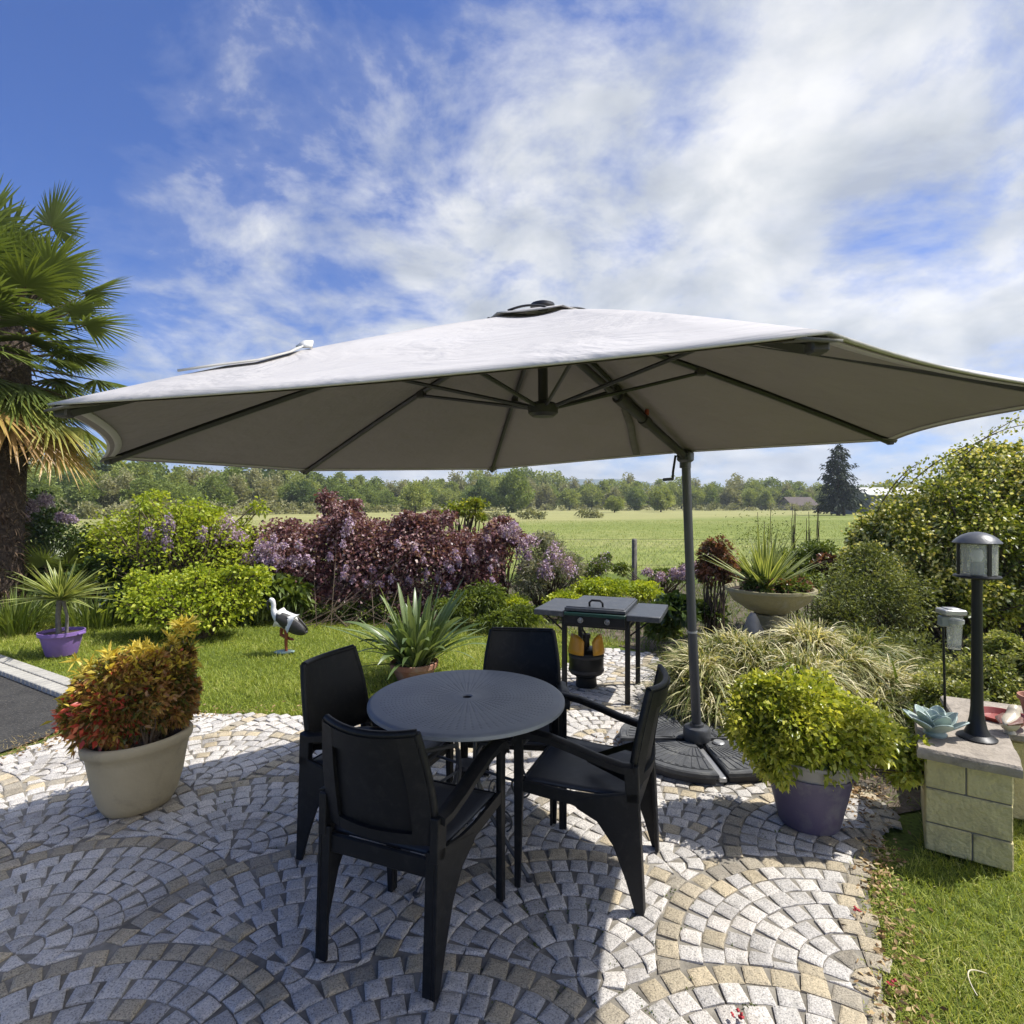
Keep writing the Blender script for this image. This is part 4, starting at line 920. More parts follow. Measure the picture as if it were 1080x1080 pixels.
for s_ in (-1, 1):
    G = []
    for i in range(11):
        u_ = i/10; row = []
        for j in range(7):
            v_ = -1+2*j/6; wd = .085*math.sin(PI*min(1, .10+.86*u_))**.6
            x_ = -.065+.33*u_; z_ = .425-.17*u_+v_*wd*1.15-(.01*u_)
            y_ = s_*(.112-.055*u_-.03*v_*v_)
            row.append(Vector((x_, y_, z_)))
        G.append(row)
    mb = MB(); mb.grid(G); wg = mb.build('wing', M['black'], t, solid=.014)
    mb = MB()
    for q in range(3): mb.tube([(.06+.03*q, s_*(.088-.01*q), .43-.03*q), (.13+.02*q, s_*(.075-.01*q), .36-.03*q), (.215+.01*q, s_*(.052-.005*q), .29-.025*q)], .0045, 5)
    mb.build('wing_feathers', M['white'], wg)
mb = MB(); mb.tube([(.21,0,.27), (.235,0,.235), (.24,0,.20)], [.012,.014,.003], 6); mb.build('tail', M['white'], t)
mb = MB(); mb.tube([(.02,-.02,.32), (.03,-.02,.20), (.025,-.02,.10), (.03,-.02,.0)], [.03,.022,.018,.018], 8); mb.build('leg', M['orange'], t)
mb = MB(); mb.tube([(-.02,.03,.33), (-.045,.03,.26), (-.05,.03,.20), (.02,.02,.17), (.07,.0,.155), (.115,-.01,.15)], [.026,.022,.022,.02,.018,.012], 8); mb.build('leg', M['orange'], t)
mb = MB(); mb.lathe([(0,0), (.12,0), (.125,.012), (.10,.02), (0,.024)], 24, sy=.7); mb.build('base', surf('painted_base', (.22,.33,.34), (.3,.38,.3), 18, .6), t)
# ------------------------------------------------------------------ stone pillar with lamp, glazed flower, bird
bz = Vector((2.18, 2.49, 0)); pang = math.atan2(2.66-2.49, 1.925-2.18)   # front face runs from right-front corner to left
ex = Vector((math.cos(pang), math.sin(pang), 0)); ey = Vector((-ex.y, ex.x, 0)); 
if ey.y < 0: ey = -ey
PW, PD = .315, .52
t = empty('stone_pillar', bz+ex*PW/2+ey*PD/2, pang, 'low yellow stone block pillar at the right, carrying the lamp', 'pillar')
M['limestone'] = surf('yellow_limestone', (.62,.53,.26), (.52,.44,.21), 9, .88, bscale=45, bdist=.012, dirt=((.36,.30,.16), 7))
M['mortar'] = surf('grey_mortar', (.20,.185,.15), (.15,.14,.11), 30, .95, bscale=90, bdist=.003)
M['capstone'] = surf('cap_stone', (.36,.31,.25), (.28,.24,.19), 9, .9, bscale=60, bdist=.006, dirt=((.14,.12,.095), 12))
sgn = 1 if ey.cross(ex).z < 0 else -1
core = MB(); core.bbox((0,0,.215), (PW/2-.006, PD/2-.006, .215), .003); core.build('mortar_core', M['mortar'], t)
courses = [(0,.125,[.45]), (.131,.285,[]), (.291,.435,[.52])]
for z0, z1, cuts in courses:
    for side in range(4):
        ln = PW if side % 2 == 0 else PD
        cc = [0]+[q*ln for q in cuts]+[ln]
        for a_, b_ in zip(cc[:-1], cc[1:]):
            mb = MB(); mid = (a_+b_)/2-ln/2; hl = (b_-a_)/2-.003; zc = (z0+z1)/2
            th = .025
            if side == 0: cc_ = (mid, -PD/2+th/2, zc); hh = (hl, th/2, (z1-z0)/2)
            elif side == 2: cc_ = (mid, PD/2-th/2, zc); hh = (hl, th/2, (z1-z0)/2)
            elif side == 1: cc_ = (PW/2-th/2+.0, mid, zc); hh = (th/2, min(hl, PD/2-th-.002), (z1-z0)/2)
            else: cc_ = (-PW/2+th/2, mid, zc); hh = (th/2, min(hl, PD/2-th-.002), (z1-z0)/2)
            mb.bbox(cc_, hh, .004); mb.build('stone_block', M['limestone'], t)
mb = MB(); G = []
hw, hd2 = PW/2+.030, PD/2+.05
n = 40; ring = []
for i in range(n):
    f_ = i/n*4; s_ = int(f_); q = f_-s_
    c4 = [(-hw,-hd2), (hw,-hd2), (hw,hd2), (-hw,hd2)]; a_, b_ = c4[s_], c4[(s_+1) % 4]
    ring.append((a_[0]+(b_[0]-a_[0])*q+random.gauss(0,.0035), a_[1]+(b_[1]-a_[1])*q+random.gauss(0,.0035)))
v = [(x_*.985, y_*.985, .432) for x_, y_ in ring]+[(x_, y_, .440) for x_, y_ in ring]+[(x_*1.0, y_*1.0, .470+random.gauss(0,.0015)) for x_, y_ in ring]+[(x_*.965, y_*.97, .482) for x_, y_ in ring]
mb.add(v, [tuple(range(n-1,-1,-1)), tuple(range(3*n, 4*n))]+[(r*n+i, r*n+(i+1)%n, (r+1)*n+(i+1)%n, (r+1)*n+i) for r in range(3) for i in range(n)])
mb.build('cap_stone', M['capstone'], t)
# ledge of the same stone running off behind to the right
t = empty('stone_ledge', (2.86,3.02,0), pang+.1, 'low stone ledge behind the pillar holding red pots', 'ledge')
mb = MB(); mb.bbox((0,0,.20), (.42,.24,.20), .01); mb.build('wall_body', M['limestone'], t)
mb = MB(); mb.bbox((0,0,.425), (.45,.27,.022), .008); mb.build('cap_stone', M['capstone'], t)
# garden lamp
TZ2 = .483
lp_ = Vector((2.225, 2.745, TZ2)); t = empty('garden_lamp', lp_, 0, 'black garden lamp post with domed lantern on the stone pillar', 'lamp')
mb = MB(); mb.lathe([(.0,0), (.078,0), (.080,.006), (.072,.012), (.052,.022), (.040,.05), (.030,.10), (.0255,.15), (.0235,.30), (.0215,.70), (.0225,.765), (.0,.765)], 32); mb.build('post', M['blackmetal'], t)
mb = MB(); mb.lathe([(0,.762), (.055,.762), (.090,.768), (.094,.773), (.090,.779), (.0,.784)], 36); mb.build('lantern_base', M['blackmetal'], t)
mb = MB()
for z_ in (.80, .92): pass
mb.lathe([(.078,.785), (.080,.79), (.080,.925), (.078,.93), (.0765,.925), (.0765,.79), (.078,.785)], 40, capb=False, capt=False)
gm = bpy.data.materials.new('smoked_glass'); gm.use_nodes = True; nt = gm.node_tree; b = nt.nodes['Principled BSDF']
b.inputs['Base Color'].default_value = (.80,.80,.72,1); b.inputs['Roughness'].default_value = .06; b.inputs['Alpha'].default_value = .22; b.inputs['IOR'].default_value = 1.45
mb.build('lantern_glass', gm, t)
for k in range(4):
    a_ = -PI/2-.10+k*PI/2; mb = MB(); mb.bbox((.083*math.cos(a_), .083*math.sin(a_), .857), (.009,.004,.075), .002, rz=a_+PI/2); mb.build('lantern_bar', M['blackmetal'], t)
mb = MB(); mb.lathe([(0,.784), (.026,.784), (.026,.84), (.0,.842)], 20); mb.build('lamp_holder', surf('holder_grey', (.15,.15,.15), (.12,.12,.12), 20, .4), t)
mb = MB(); mb.lathe([(0,.84), (.018,.845), (.026,.87), (.02,.90), (0,.91)], 20); mb.build('bulb', M['white'], t)
mb = MB(); mb.lathe([(.0,.928), (.094,.930), (.097,.935), (.092,.941), (.080,.955), (.060,.970), (.032,.982), (.0,.987)], 40); mb.build('lantern_cap', surf('grey_black_cap', (.06,.065,.075), (.05,.055,.065), 20, .35), t)
# pale aqua glazed flower
fp = Vector((2.05, 2.78, TZ2)); t = empty('glazed_flower', fp, .3, 'pale aqua glazed lotus flower bowl on the stone pillar', 'ornament')
def petal(mb, a_, L, W, e0, curl, z0=.0, r0=.02):
    G = []
    for i in range(9):
        u_ = i/8; el_ = e0+curl*u_; row = []
        r = r0+L*(u_*math.cos(e0)-.12*curl*u_*u_); z = z0+L*(u_*math.sin(e0)+.35*curl*u_*u_)
        w_ = W*.5*(math.sin(PI*(.16+.80*u_))**.75)*(1 if u_ < .98 else .15)
        for j in range(7):
            v_ = -1+2*j/6; x_ = r; y_ = v_*w_; zz = z+.30*w_*v_*v_
            row.append(Vector((x_*math.cos(a_)-y_*math.sin(a_), x_*math.sin(a_)+y_*math.cos(a_), zz)))
        G.append(row)
    mb.grid(G)
for ring_, (cnt, L, W, e0, cu, z0) in enumerate(((6,.135,.085,.50,.35,.012), (5,.12,.085,.85,.30,.018), (4,.09,.075,1.2,.25,.02))):
    for k in range(cnt):
        mb = MB(); petal(mb, 2*PI*k/cnt+ring_*.5, L, W, e0, cu, z0, .018-.004*ring_); mb.build('petal', M['cer_blue'], t, solid=.006, sub=1)
mb = MB(); mb.lathe([(0,0), (.045,0), (.05,.01), (.03,.03), (0,.04)], 20); mb.build('foot', M['cer_blue'], t)
# red dish, small pots and ceramic bird on the ledge
t = empty('red_dish', at(1056, 768, 3.0)*1.0, 0, 'shallow red glazed dish on the stone ledge', 'dish'); t.location.z = .449
mb = MB(); mb.lathe([(.0,0), (.07,0), (.10,.03), (.115,.055), (.108,.055), (.09,.028), (.0,.015)], 32, capt=False); mb.build('bowl', M['red'], t)
t = empty('terracotta_pot', (2.84,3.10,.449), 0, 'reddish terracotta pot on the ledge, at the right edge of the photo', 'pot')
mb = MB(); mb.lathe([(.055,0), (.075,.09), (.085,.092), (.085,.115), (.075,.115), (.065,.06)], 28, capt=False); mb.build('bowl', M['terracotta'], t)
mb = MB(); mb.lathe([(.0,.09), (.07,.092)], 20, capb=False, capt=False); mb.build('soil', M['soilpot'], t)
bp = Vector((2.43, 2.80, .484)); t = empty('ceramic_bird', bp, .6, 'small cream ceramic bird with brown wings beside the red dish', 'ornament'); t.scale = (1.25,1.25,1.3)
M['cream2'] = surf('cream_glaze', (.55,.48,.36), (.45,.38,.27), 12, .35); M['brown'] = surf('brown_glaze', (.14,.06,.04), (.2,.09,.05), 22, .35)
mb = MB(); 
prof_ = [(-.062,.046,.003), (-.05,.044,.012), (-.03,.040,.024), (0,.038,.031), (.022,.044,.031), (.036,.058,.024), (.044,.072,.021), (.054,.080,.020), (.064,.080,.014), (.070,.079,.004)]
mb.tube([(a_, 0, z_) for a_, z_, r_ in prof_], [r_ for a_, z_, r_ in prof_], 14); mb.lathe([(.0,0), (.02,0), (.016,.012), (0,.014)], 14)
body = mb.build('body', M['cream2'], t, ang=60)
for s_ in (-1, 1):
    mb = MB(); mb.tube([(.03, s_*.026, .058), (-.01, s_*.030, .05), (-.06, s_*.010, .045)], [.008,.014,.003], 8, flat=.7); mb.build('wing', M['brown'], t)
mb = MB(); mb.tube([(.068,0,.075), (.088,0,.072)], [.006,.001], 6); mb.build('beak', M['orange'], t)
# solar lantern hanging from a stake
sl0 = Vector((1.98+.12, 3.00-.12, 0)); sl0 = at(1002, 700, 2.95); sl0.z = 0
t = empty('solar_lantern', sl0, -.15, 'clear solar lantern on a thin black stake behind the pillar', 'lantern')
def hz(py): return CH-(py-YH)/F*2.95
mb = MB(); mb.tube([(-.012,0,0), (-.03,0,hz(680)), (-.032,0,hz(655))], .006, 8); mb.build('stake', M['blackmetal'], t)
mb = MB(); mb.bbox((-.03,.0,hz(655)), (.022,.02,.028), .006); mb.build('bracket', surf('grey_plastic', (.22,.24,.23), (.18,.2,.19), 10, .4), t)
mb = MB(); mb.bbox((.005,0,hz(645)), (.052,.045,.014), .005); mb.bbox((.005,0,hz(645)+.016), (.030,.030,.003), .001); mb.build('solar_cap', M['zinc'], t)
mb = MB(); mb.lathe([(.03,hz(684)), (.034,hz(682)), (.040,hz(655)), (.042,hz(650)), (.038,hz(655)), (.031,hz(680))], 6, (.02,0,0), capb=True, capt=False); mb.build('lantern_glass', gm, t)
mb = MB(); mb.lathe([(.0,hz(657)), (.042,hz(657)), (.042,hz(653)), (0,hz(653))], 12, (.02,0,0)); mb.build('collar', M['zinc'], t)
# ------------------------------------------------------------------ mound of striped sedge
def mound(name, label, cx, cy, rx, ry, h, n, L, W, mat, cat='ornamental grass', k=34):
    t = empty(name, (cx, cy, 0), 0, label, cat)
    C = []
    for q in range(k):
        a_, r = rng.uniform(0, 2*PI), math.sqrt(rng.uniform(0, 1)); C.append((rx*r*math.cos(a_)*.82, ry*r*math.sin(a_)*.78, h*(1-r*r*.8)*rng.uniform(.45, 1.05), rng.uniform(-.2, .2)))
    C = np.array(C); i = rng.integers(0, k, n); a_ = rng.uniform(0, 2*PI, n); e_ = np.clip(rng.normal(.95, .32, n), .1, 1.5)
    P = C[i][:, :3]+np.column_stack([rng.normal(0, .05, n), rng.normal(0, .05, n), np.zeros(n)])
    out = P[:, :2]/np.array([rx, ry]); D = np.column_stack([np.cos(a_)*np.cos(e_)+out[:, 0]*.35, np.sin(a_)*np.cos(e_)+out[:, 1]*.35, np.sin(e_)])
    tint = np.clip(.60+C[i][:, 3]+rng.normal(0, .25, n), 0, 1)
    blades('leaves', P, D, L*rng.uniform(.6, 1.2, n), W*rng.uniform(.7, 1.3, n), rng.uniform(.45, 1.05, n), mat, t, tint, seg=6, prof='tip')
    return t
mound('sedge_mound', 'wide arching mound of cream striped sedge behind the parasol pole', 2.22, 4.50, 1.20, .62, .57, 21000, .47, .010, G_CAREX)
mound('sedge_mound', 'darker striped sedge tufts right behind the parasol foot', 1.62, 4.40, .45, .35, .42, 2600, .46, .010, G_CAREX, k=12)
# bowl urn on rocks
ub = Vector((2.36, 5.25, 0)); t = empty('stone_bowl', ub, 0, 'shallow mossy stone bowl raised on rocks behind the sedge', 'planter')
M['moss'] = surf('mossy_stone', (.30,.26,.14), (.20,.18,.095), 6, .9, bscale=50, bdist=.006, dirt=((.32,.30,.24), 6))
mb = MB(); mb.lathe([(.0,.60), (.10,.60), (.20,.64), (.32,.72), (.375,.81), (.39,.815), (.39,.84), (.365,.84), (.33,.80)], 44, capt=False); mb.build('bowl', M['moss'], t)
mb = MB(); mb.lathe([(.0,.805), (.35,.815)], 30, capb=False, capt=False); mb.build('soil', M['soilpot'], t)
mb = MB(); mb.lathe([(.17,.0), (.16,.3), (.13,.5), (.14,.6)], 20, jit=.04); mb.build('pedestal', M['moss'], t)
def rock(c, r, label):
    me = bpy.data.meshes.new('rock'); bm = bmesh.new(); bmesh.ops.create_icosphere(bm, subdivisions=3, radius=1)
    for v in bm.verts:
        n_ = v.co.normalized(); q = 1+.16*math.sin(n_.x*4+c[0]*7)+.12*math.sin(n_.y*5+n_.z*3+c[1]*5)+random.uniform(-.02,.02)
        v.co = Vector((n_.x*r[0]*q, n_.y*r[1]*q, n_.z*r[2]*q))
    for f in bm.faces: f.smooth = True
    bm.to_mesh(me); bm.free(); o = link_mesh('rock', me, M['rock']); o.location = c; tag(o, label, 'rock', 'rocks around the stone bowl'); return o
rock((2.10,5.0,.42), (.10,.10,.20), 'upright pale rock just left of the raised stone bowl')
rock((2.42,4.88,.42), (.17,.13,.16), 'rounded pale rock in front of the raised stone bowl')
rock((2.66,4.95,.40), (.15,.12,.12), 'flat dark rock at the right of the raised stone bowl')
t = tuft('spiky_yucca', 'spiky yellow green yucca in the stone bowl', 'plant', ub+Vector((-.05,0,.82)), 90, .62, .032, (.85,.4), .08, G_YUCCA, 'tip', 5, .05, .12)
plant('trailing_plant', 'low mixed green trailing plant along the bowl rim', 'plant', [(2.2,5.15,.88,.16,.16,.09), (2.45,5.12,.86,.17,.16,.08), (2.62,5.2,.88,.10,.12,.09), (2.4,5.35,.95,.22,.15,.14)], (2.36,5.25,.80), 5200, .035, .016, G_MID, k=12, stem=False,
      extra=[('bronze_leaves', 600, .035, .018, G_PHOT, lambda Q: Q[:, 2] < .12)])
# ------------------------------------------------------------------ palm
def palm_fan(parent, o, d, R, droop, nl, tint, name='frond', pet=.8):
    """petiole from o along d, fan of leaflets at its end; leaflets as folded blades"""
    d = Vector(d).normalized(); o = Vector(o); e = o+d*pet-Vector((0,0,.10*pet*(1-d.z)))
    s = d.cross(Vector((0,0,1))); s = s.normalized() if s.length > .1 else Vector((1,0,0)); up = s.cross(d)
    ang = np.linspace(-1.9, 1.9, nl)+rng.normal(0, .03, nl)
    d2 = (d-Vector((0,0,droop*.5))).normalized(); up2 = s.cross(d2)
    D = np.array([tuple(d2*math.cos(a)+s*math.sin(a)-up2*.14*abs(math.sin(a))) for a in ang])
    P = np.tile(np.array(e), (nl, 1)); L = R*(1-.28*np.abs(ang/1.9)**2)*rng.uniform(.92, 1.05, nl)
    side = np.cross(D, np.tile(np.array(up2), (nl, 1)))
    fr = blades(name, P, D, L, .034*R/.62, droop*rng.uniform(.4, 1.2, nl), G_PALM, parent, np.clip(tint+rng.normal(0, .04, nl), 0, 1), seg=5, side=side, prof='tip', fold=.45)
    mb = MB(); mb.tube([o, o.lerp(e, .5)+Vector((0,0,.02)), e], [.016,.012,.009], 5); mb.build('petiole', M['twig'], fr)
    return fr
pb = Vector((-7.12, 8.0, 0)); t = empty('fan_palm', pb, 0, 'tall fan palm with shaggy trunk at the left edge', 'palm')
mb = MB(); pr = [(.26,0), (.25,.3), (.24,.8), (.25,1.5), (.27,2.1), (.30,2.6), (.32,3.1), (.30,3.8), (.2,4.3), (.08,4.6)]
M['fibre'] = surf('palm_fibre', (.055,.038,.028), (.028,.019,.014), 22, .95, bscale=35, bdist=.03, dirt=((.2,.14,.09), 26))
mb.lathe(pr, 30, jit=.06); mb.build('trunk', M['fibre'], t)
n = 2600; a_ = rng.uniform(0, 2*PI, n); z_ = rng.uniform(.02, 3.6, n)
P = np.column_stack([np.cos(a_)*.25, np.sin(a_)*.25, z_]); D = np.column_stack([np.cos(a_)*.6, np.sin(a_)*.6, rng.normal(.25, .6, n)])
blades('trunk_fibre', P, D, rng.uniform(.04, .16, n), .018, .5, leafmat('fibre_hair', [(0, (.03,.02,.014)), (.6, (.07,.048,.034)), (1, (.20,.15,.11))], .1, .9, .1), t, rng.uniform(0, 1, n), seg=2)
for i in range(112):
    u_ = i/111; a_ = i*2.39996+random.uniform(-.25,.25); el_ = math.radians(74-112*u_+random.uniform(-8,8))
    d = (math.cos(a_)*math.cos(el_), math.sin(a_)*math.cos(el_), math.sin(el_)); o_ = (math.cos(a_)*.16, math.sin(a_)*.16, 4.45-1.45*u_)
    tint = .66+random.uniform(-.2,.25) if u_ < .72 else (.46-.50*(u_-.72)/.28+random.uniform(-.12,.16))
    palm_fan(t, o_, d, random.uniform(.62,.78), .05+.30*u_, 40, max(.02, tint), pet=random.uniform(.5,1.2)*(1-.2*u_))
# fruit stalks
mb = MB()
for k in range(5):
    a_ = k*1.3; mb.tube([(0,0,4.1), (math.cos(a_)*.3, math.sin(a_)*.3, 4.25), (math.cos(a_)*.5, math.sin(a_)*.5, 4.0)], [.02,.018,.05], 6)
mb.build('flower_stalks', surf('palm_flower', (.35,.2,.08), (.2,.1,.05), 30, .8), t)
# small fan palm among the shrubs
t = empty('young_palm', (-6.75, 8.5, 0), 0, 'young dark green fan palm between the tall palm and shrubs', 'palm')
for i in range(14):
    a_ = i*2.4; el_ = math.radians(70-55*i/13); palm_fan(t, (0,0,.25), (math.cos(a_)*math.cos(el_), math.sin(a_)*math.cos(el_), math.sin(el_)), .5, .2, 26, random.uniform(.45,.75), pet=.55)
# ------------------------------------------------------------------ border shrubs
def Ex(px, py, d, wpx, hpx, dep):   # ellipsoid from photo pixels
    p = at(px, py, d); return (p.x, p.y, p.z, wpx/F*d, dep, hpx/F*d)
plant('lilac_bush', 'dark green bush with pale blue lilac blossom beside the palm trunk', 'shrub',
      [Ex(55,590,9.2,42,52,.8), Ex(95,600,9.0,30,45,.6), Ex(45,550,9.4,25,30,.5)], (-7.2,9.2,0), 9000, .075, .045, G_DARK, k=20, srad=.03)
for (px, py, w_, h_, d, lb) in [(48,527,9,11,9.0,'pale lilac flower head highest beside the palm trunk'), (30,535,8,8,9.0,None), (72,546,10,6,8.9,None)]:
    pass
def spikes(parent_label, name, cat, specs, d, mat, n=420, L=.03, W=.02, dep=None):
    t = None
    return t
t = plant('tall_bush', 'tall loose yellow green bush with lilac sprays at the left', 'shrub',
      [Ex(215,588,8.3,62,55,.9), Ex(165,594,8.6,58,52,.9), Ex(200,552,8.3,45,28,.5), Ex(130,560,8.8,40,26,.5), Ex(245,565,8.5,28,22,.4), Ex(130,585,8.8,40,40,.7), Ex(260,600,8.2,32,40,.6)]+[Ex(random.uniform(115,275), random.uniform(525,552), random.uniform(8.1,8.8), random.uniform(6,14), random.uniform(8,16), .16) for _ in range(14)], (-4.7,8.4,0), 15000, .062, .036, G_LIME, k=46, cr=.34, srad=.016, spread=.5, sfrac=.8)
def blossom(parent, specs, mat, n=350, L=.035, W=.028, name='blossom'):
    for (px, py, d, w_, h_) in specs:
        p = at(px, py, d)-parent.location; P = rng.normal(0, 1, (n, 3)); P = unit(P)*rng.uniform(0, 1, (n, 1))**.5
        zz = P[:, 2]; P[:, :2] *= (1-.45*zz)[:, None]; P = P*np.array([w_/F*d, w_/F*d, h_/F*d])+np.array(p)
        leaves(name, P, rdir(n, -.1), L, W, mat, parent, rng.uniform(0, 1, n), .3)
lb_ = bpy.data.objects['lilac_bush']
blossom(lb_, [(48,527,8.8,8,9), (33,534,8.8,7,8), (74,547,8.7,8,5), (64,544,8.7,5,5), (25,545,8.8,6,6)], G_LILAC)
blossom(t, [(178,553,7.9,7,12), (157,562,8.0,6,7), (176,572,7.8,5,9), (214,563,7.9,5,10)], G_LILAC, 260)
t = plant('lilac_spray_bush', 'pale lilac flowering bush between lime shrub and purple hedge', 'shrub', [Ex(240,585,8.6,22,34,.5), Ex(270,590,8.6,28,30,.5)], (-4.2,8.7,0), 4200, .05, .03, G_MID, k=16, srad=.02)
blossom(t, [(238,556,8.2,15,16), (228,566,8.2,12,10), (250,566,8.2,12,10), (283,583,8.1,9,12), (262,590,8.1,8,10), (290,592,8.0,9,9), (275,575,8.2,7,8)], G_WIST, 420)
plant('lime_shrub', 'low bright lime shrub spreading on the lawn at the left', 'shrub', [Ex(205,640,6.9,62,26,.6), Ex(165,632,7.0,40,24,.5), Ex(245,628,7.0,34,22,.45), Ex(205,618,7.1,45,18,.5), (-3.75,6.85,.22,.30,.3,.2)]+[Ex(random.uniform(135,275), random.uniform(603,628), random.uniform(6.8,7.2), random.uniform(8,18), random.uniform(8,16), .15) for _ in range(12)], (-3.78,6.95,0), 10500, .056, .038, G_LIME, k=44, cr=.42, srad=.014, spread=.1)
plant('glossy_shrub', 'dark glossy shrub with broad leaves behind the lime shrub', 'shrub', [Ex(115,610,8.2,32,24,.5), Ex(140,628,7.8,26,18,.4), Ex(60,610,8.8,30,26,.4)], (-5.6,8.1,0), 5200, .095, .055, G_DARK, k=18)
# purple-leaved hedge
t = plant('purple_shrub', 'wide purple leaved shrub with pale wisteria through it, centre left', 'shrub',
   [Ex(330,590,8.6,62,40,.7), Ex(400,592,8.5,60,38,.7), Ex(455,585,8.4,60,32,.6), Ex(500,585,8.5,45,28,.5), Ex(300,572,8.7,38,26,.5), Ex(370,562,8.6,50,18,.5), Ex(430,565,8.6,50,20,.5), Ex(330,632,8.3,35,22,.4), Ex(400,625,8.2,60,20,.4), Ex(310,612,8.4,40,22,.4), Ex(440,640,8.2,60,18,.4), Ex(360,640,8.2,50,20,.4), Ex(490,615,8.3,44,22,.4)]+[Ex(random.uniform(275,540), random.uniform(546,562), random.uniform(8.2,8.9), random.uniform(7,15), random.uniform(7,13), .16) for _ in range(16)],
   (-1.9,8.6,0), 44000, .054, .046, G_PURP, k=120, cr=.33, srad=.006, spread=1.2, sfrac=.06, inner=.2)
blossom(t, [(368,552,8.0,5,12), (364,560,8.0,6,6), (285,578,8.0,6,8), (272,586,8.0,6,7), (540,555,8.0,6,7)]+[(random.uniform(268,545), random.uniform(560,618), random.uniform(7.8,8.1), random.uniform(2,5), random.uniform(3,7)) for _ in range(34)]+[(random.uniform(265,330), random.uniform(570,600), 7.95, random.uniform(3,6), random.uniform(3,6)) for _ in range(12)], G_WIST, 95)
t = plant('purple_sapling', 'small dark purple tree rising above the purple shrub', 'tree', [Ex(345,530,9.4,12,12,.25), Ex(365,540,9.4,16,12,.25), Ex(350,548,9.3,10,8,.2), Ex(375,531,9.4,8,5,.15), Ex(430,545,9.4,10,5,.12), Ex(455,543,9.4,12,4,.12)], (-2.6,9.4,0), 2300, .055, .045, G_PURP, k=16, cr=.4, srad=.02)
t = plant('pale_leaf_tree', 'spindly young tree with pale yellow leaves above the purple shrub', 'tree', [Ex(485,538,9.8,22,9,.3), Ex(500,531,9.8,15,6,.2), Ex(468,543,9.8,14,6,.2), Ex(505,545,9.8,12,5,.2)], (-.85,9.8,0), 1500, .055, .04, G_YEL, k=14, cr=.42, srad=.018)
plant('hosta_clump', 'broad dark green leaved clump under the purple shrub', 'plant', [Ex(290,620,7.9,30,14,.3), Ex(270,635,7.8,18,14,.25), Ex(310,632,7.9,18,12,.2)], (-3.3,7.85,0), 1500, .17, .07, G_MID, k=14, stem=False, droop=.5)
plant('low_hedge', 'low green small leaved hedge at the foot of the purple shrub', 'shrub', [Ex(345,645,8.0,32,12,.3), Ex(380,642,8.0,28,13,.3), Ex(312,655,8.0,20,9,.25), Ex(410,640,8.0,25,14,.3)], (-2.4,8.0,0), 6500, .04, .025, G_MID, k=26, stem=False)
plant('dark_groundcover', 'dark glossy low plants at the left end of the low hedge', 'plant', [Ex(255,648,7.9,24,12,.3), Ex(230,652,7.7,18,10,.3)], (-3.8,7.85,0), 1800, .12, .035, G_DARK, k=14, stem=False, droop=.4)
# wisteria on its post, silvery and lavender shrubs
t = plant('wisteria', 'wisteria with gnarled trunk and mauve sprays right of the purple shrub', 'climber', [Ex(520,575,8.8,22,16,.4), Ex(540,568,8.8,18,12,.35), Ex(505,585,8.8,16,12,.3)], (-.15,8.9,0), 4800, .045, .034, G_PURP, k=18, srad=.015)
mb = MB(); mb.tube([(0,0,0), (.02,.0,.35), (-.03,0,.65), (.03,.02,.95)], [.055,.045,.04,.03], 9); mb.build('trunk', M['wood'], t)
blossom(t, [(585,585,8.1,12,16), (600,598,8.1,9,12), (575,600,8.0,9,12), (530,560,8.2,9,7), (543,557,8.4,6,8), (540,566,8.4,8,7), (552,578,8.3,8,12), (560,570,8.4,10,8), (520,590,8.3,6,9), (556,590,8.3,6,10)], G_WIST, 320)
plant('silver_shrub', 'silvery mauve feathery shrub left of the griddle', 'shrub', [Ex(580,592,8.5,26,30,.45), Ex(560,610,8.3,22,22,.4), Ex(600,600,8.5,16,18,.3), Ex(575,572,8.6,16,12,.3)], (.5,8.5,0), 7500, .07, .012, G_SILV, k=26, cr=.3, srad=.012)
plant('lavender_shrub', 'soft green shrub with lavender flowers behind the griddle', 'shrub', [Ex(625,600,9.0,22,12,.35), Ex(600,592,9.0,14,10,.3), Ex(637,592,9.1,10,10,.2)], (1.1,9.0,0), 3500, .045, .02, G_MID, k=18, srad=.01, extra=[('blossom', 700, .03, .022, G_LILAC, lambda Q: Q[:, 2] > .35)])
plant('lime_groundcover', 'bright lime low plants in front of the fence post', 'plant', [Ex(640,622,8.3,40,13,.35), Ex(590,632,8.0,22,10,.3), Ex(680,625,8.4,22,12,.3), Ex(540,640,7.9,24,12,.3)], (1.2,8.3,0), 8500, .05, .03, G_LIME, k=34, stem=False)
t = plant('low_wisteria', 'low mauve wisteria trained along the wire at the fence post', 'climber', [Ex(700,607,9.3,26,9,.25), Ex(725,603,9.3,16,9,.25), Ex(655,600,9.4,14,7,.2)], (2.4,9.3,0), 2600, .045, .03, G_MID, k=16, srad=.012)
blossom(t, [(697,608,8.9,7,6), (712,604,8.9,7,7), (722,600,8.9,6,6), (683,603,8.9,6,5), (733,598,8.9,5,7), (550,600,9,6,6)], G_WIST, 260)
blossom(t, [(720,606,8.8,6,5)], G_LILAC, 200)
plant('strappy_border', 'tangle of green border plants left of the griddle', 'plant', [Ex(510,632,7.6,30,16,.35), Ex(480,640,7.4,20,14,.3), Ex(550,650,7.4,24,12,.3), Ex(520,655,7.2,30,10,.25)], (-.3,7.5,0), 5200, .085, .016, G_MID, k=26, stem=False, droop=.5)
plant('green_border', 'leafy green plants between griddle and red photinia', 'plant', [Ex(715,640,6.9,24,14,.3), Ex(700,660,6.4,20,12,.25), Ex(745,645,6.8,24,12,.3)], (1.95,6.8,0), 3500, .07, .035, G_MID, k=18, stem=False)
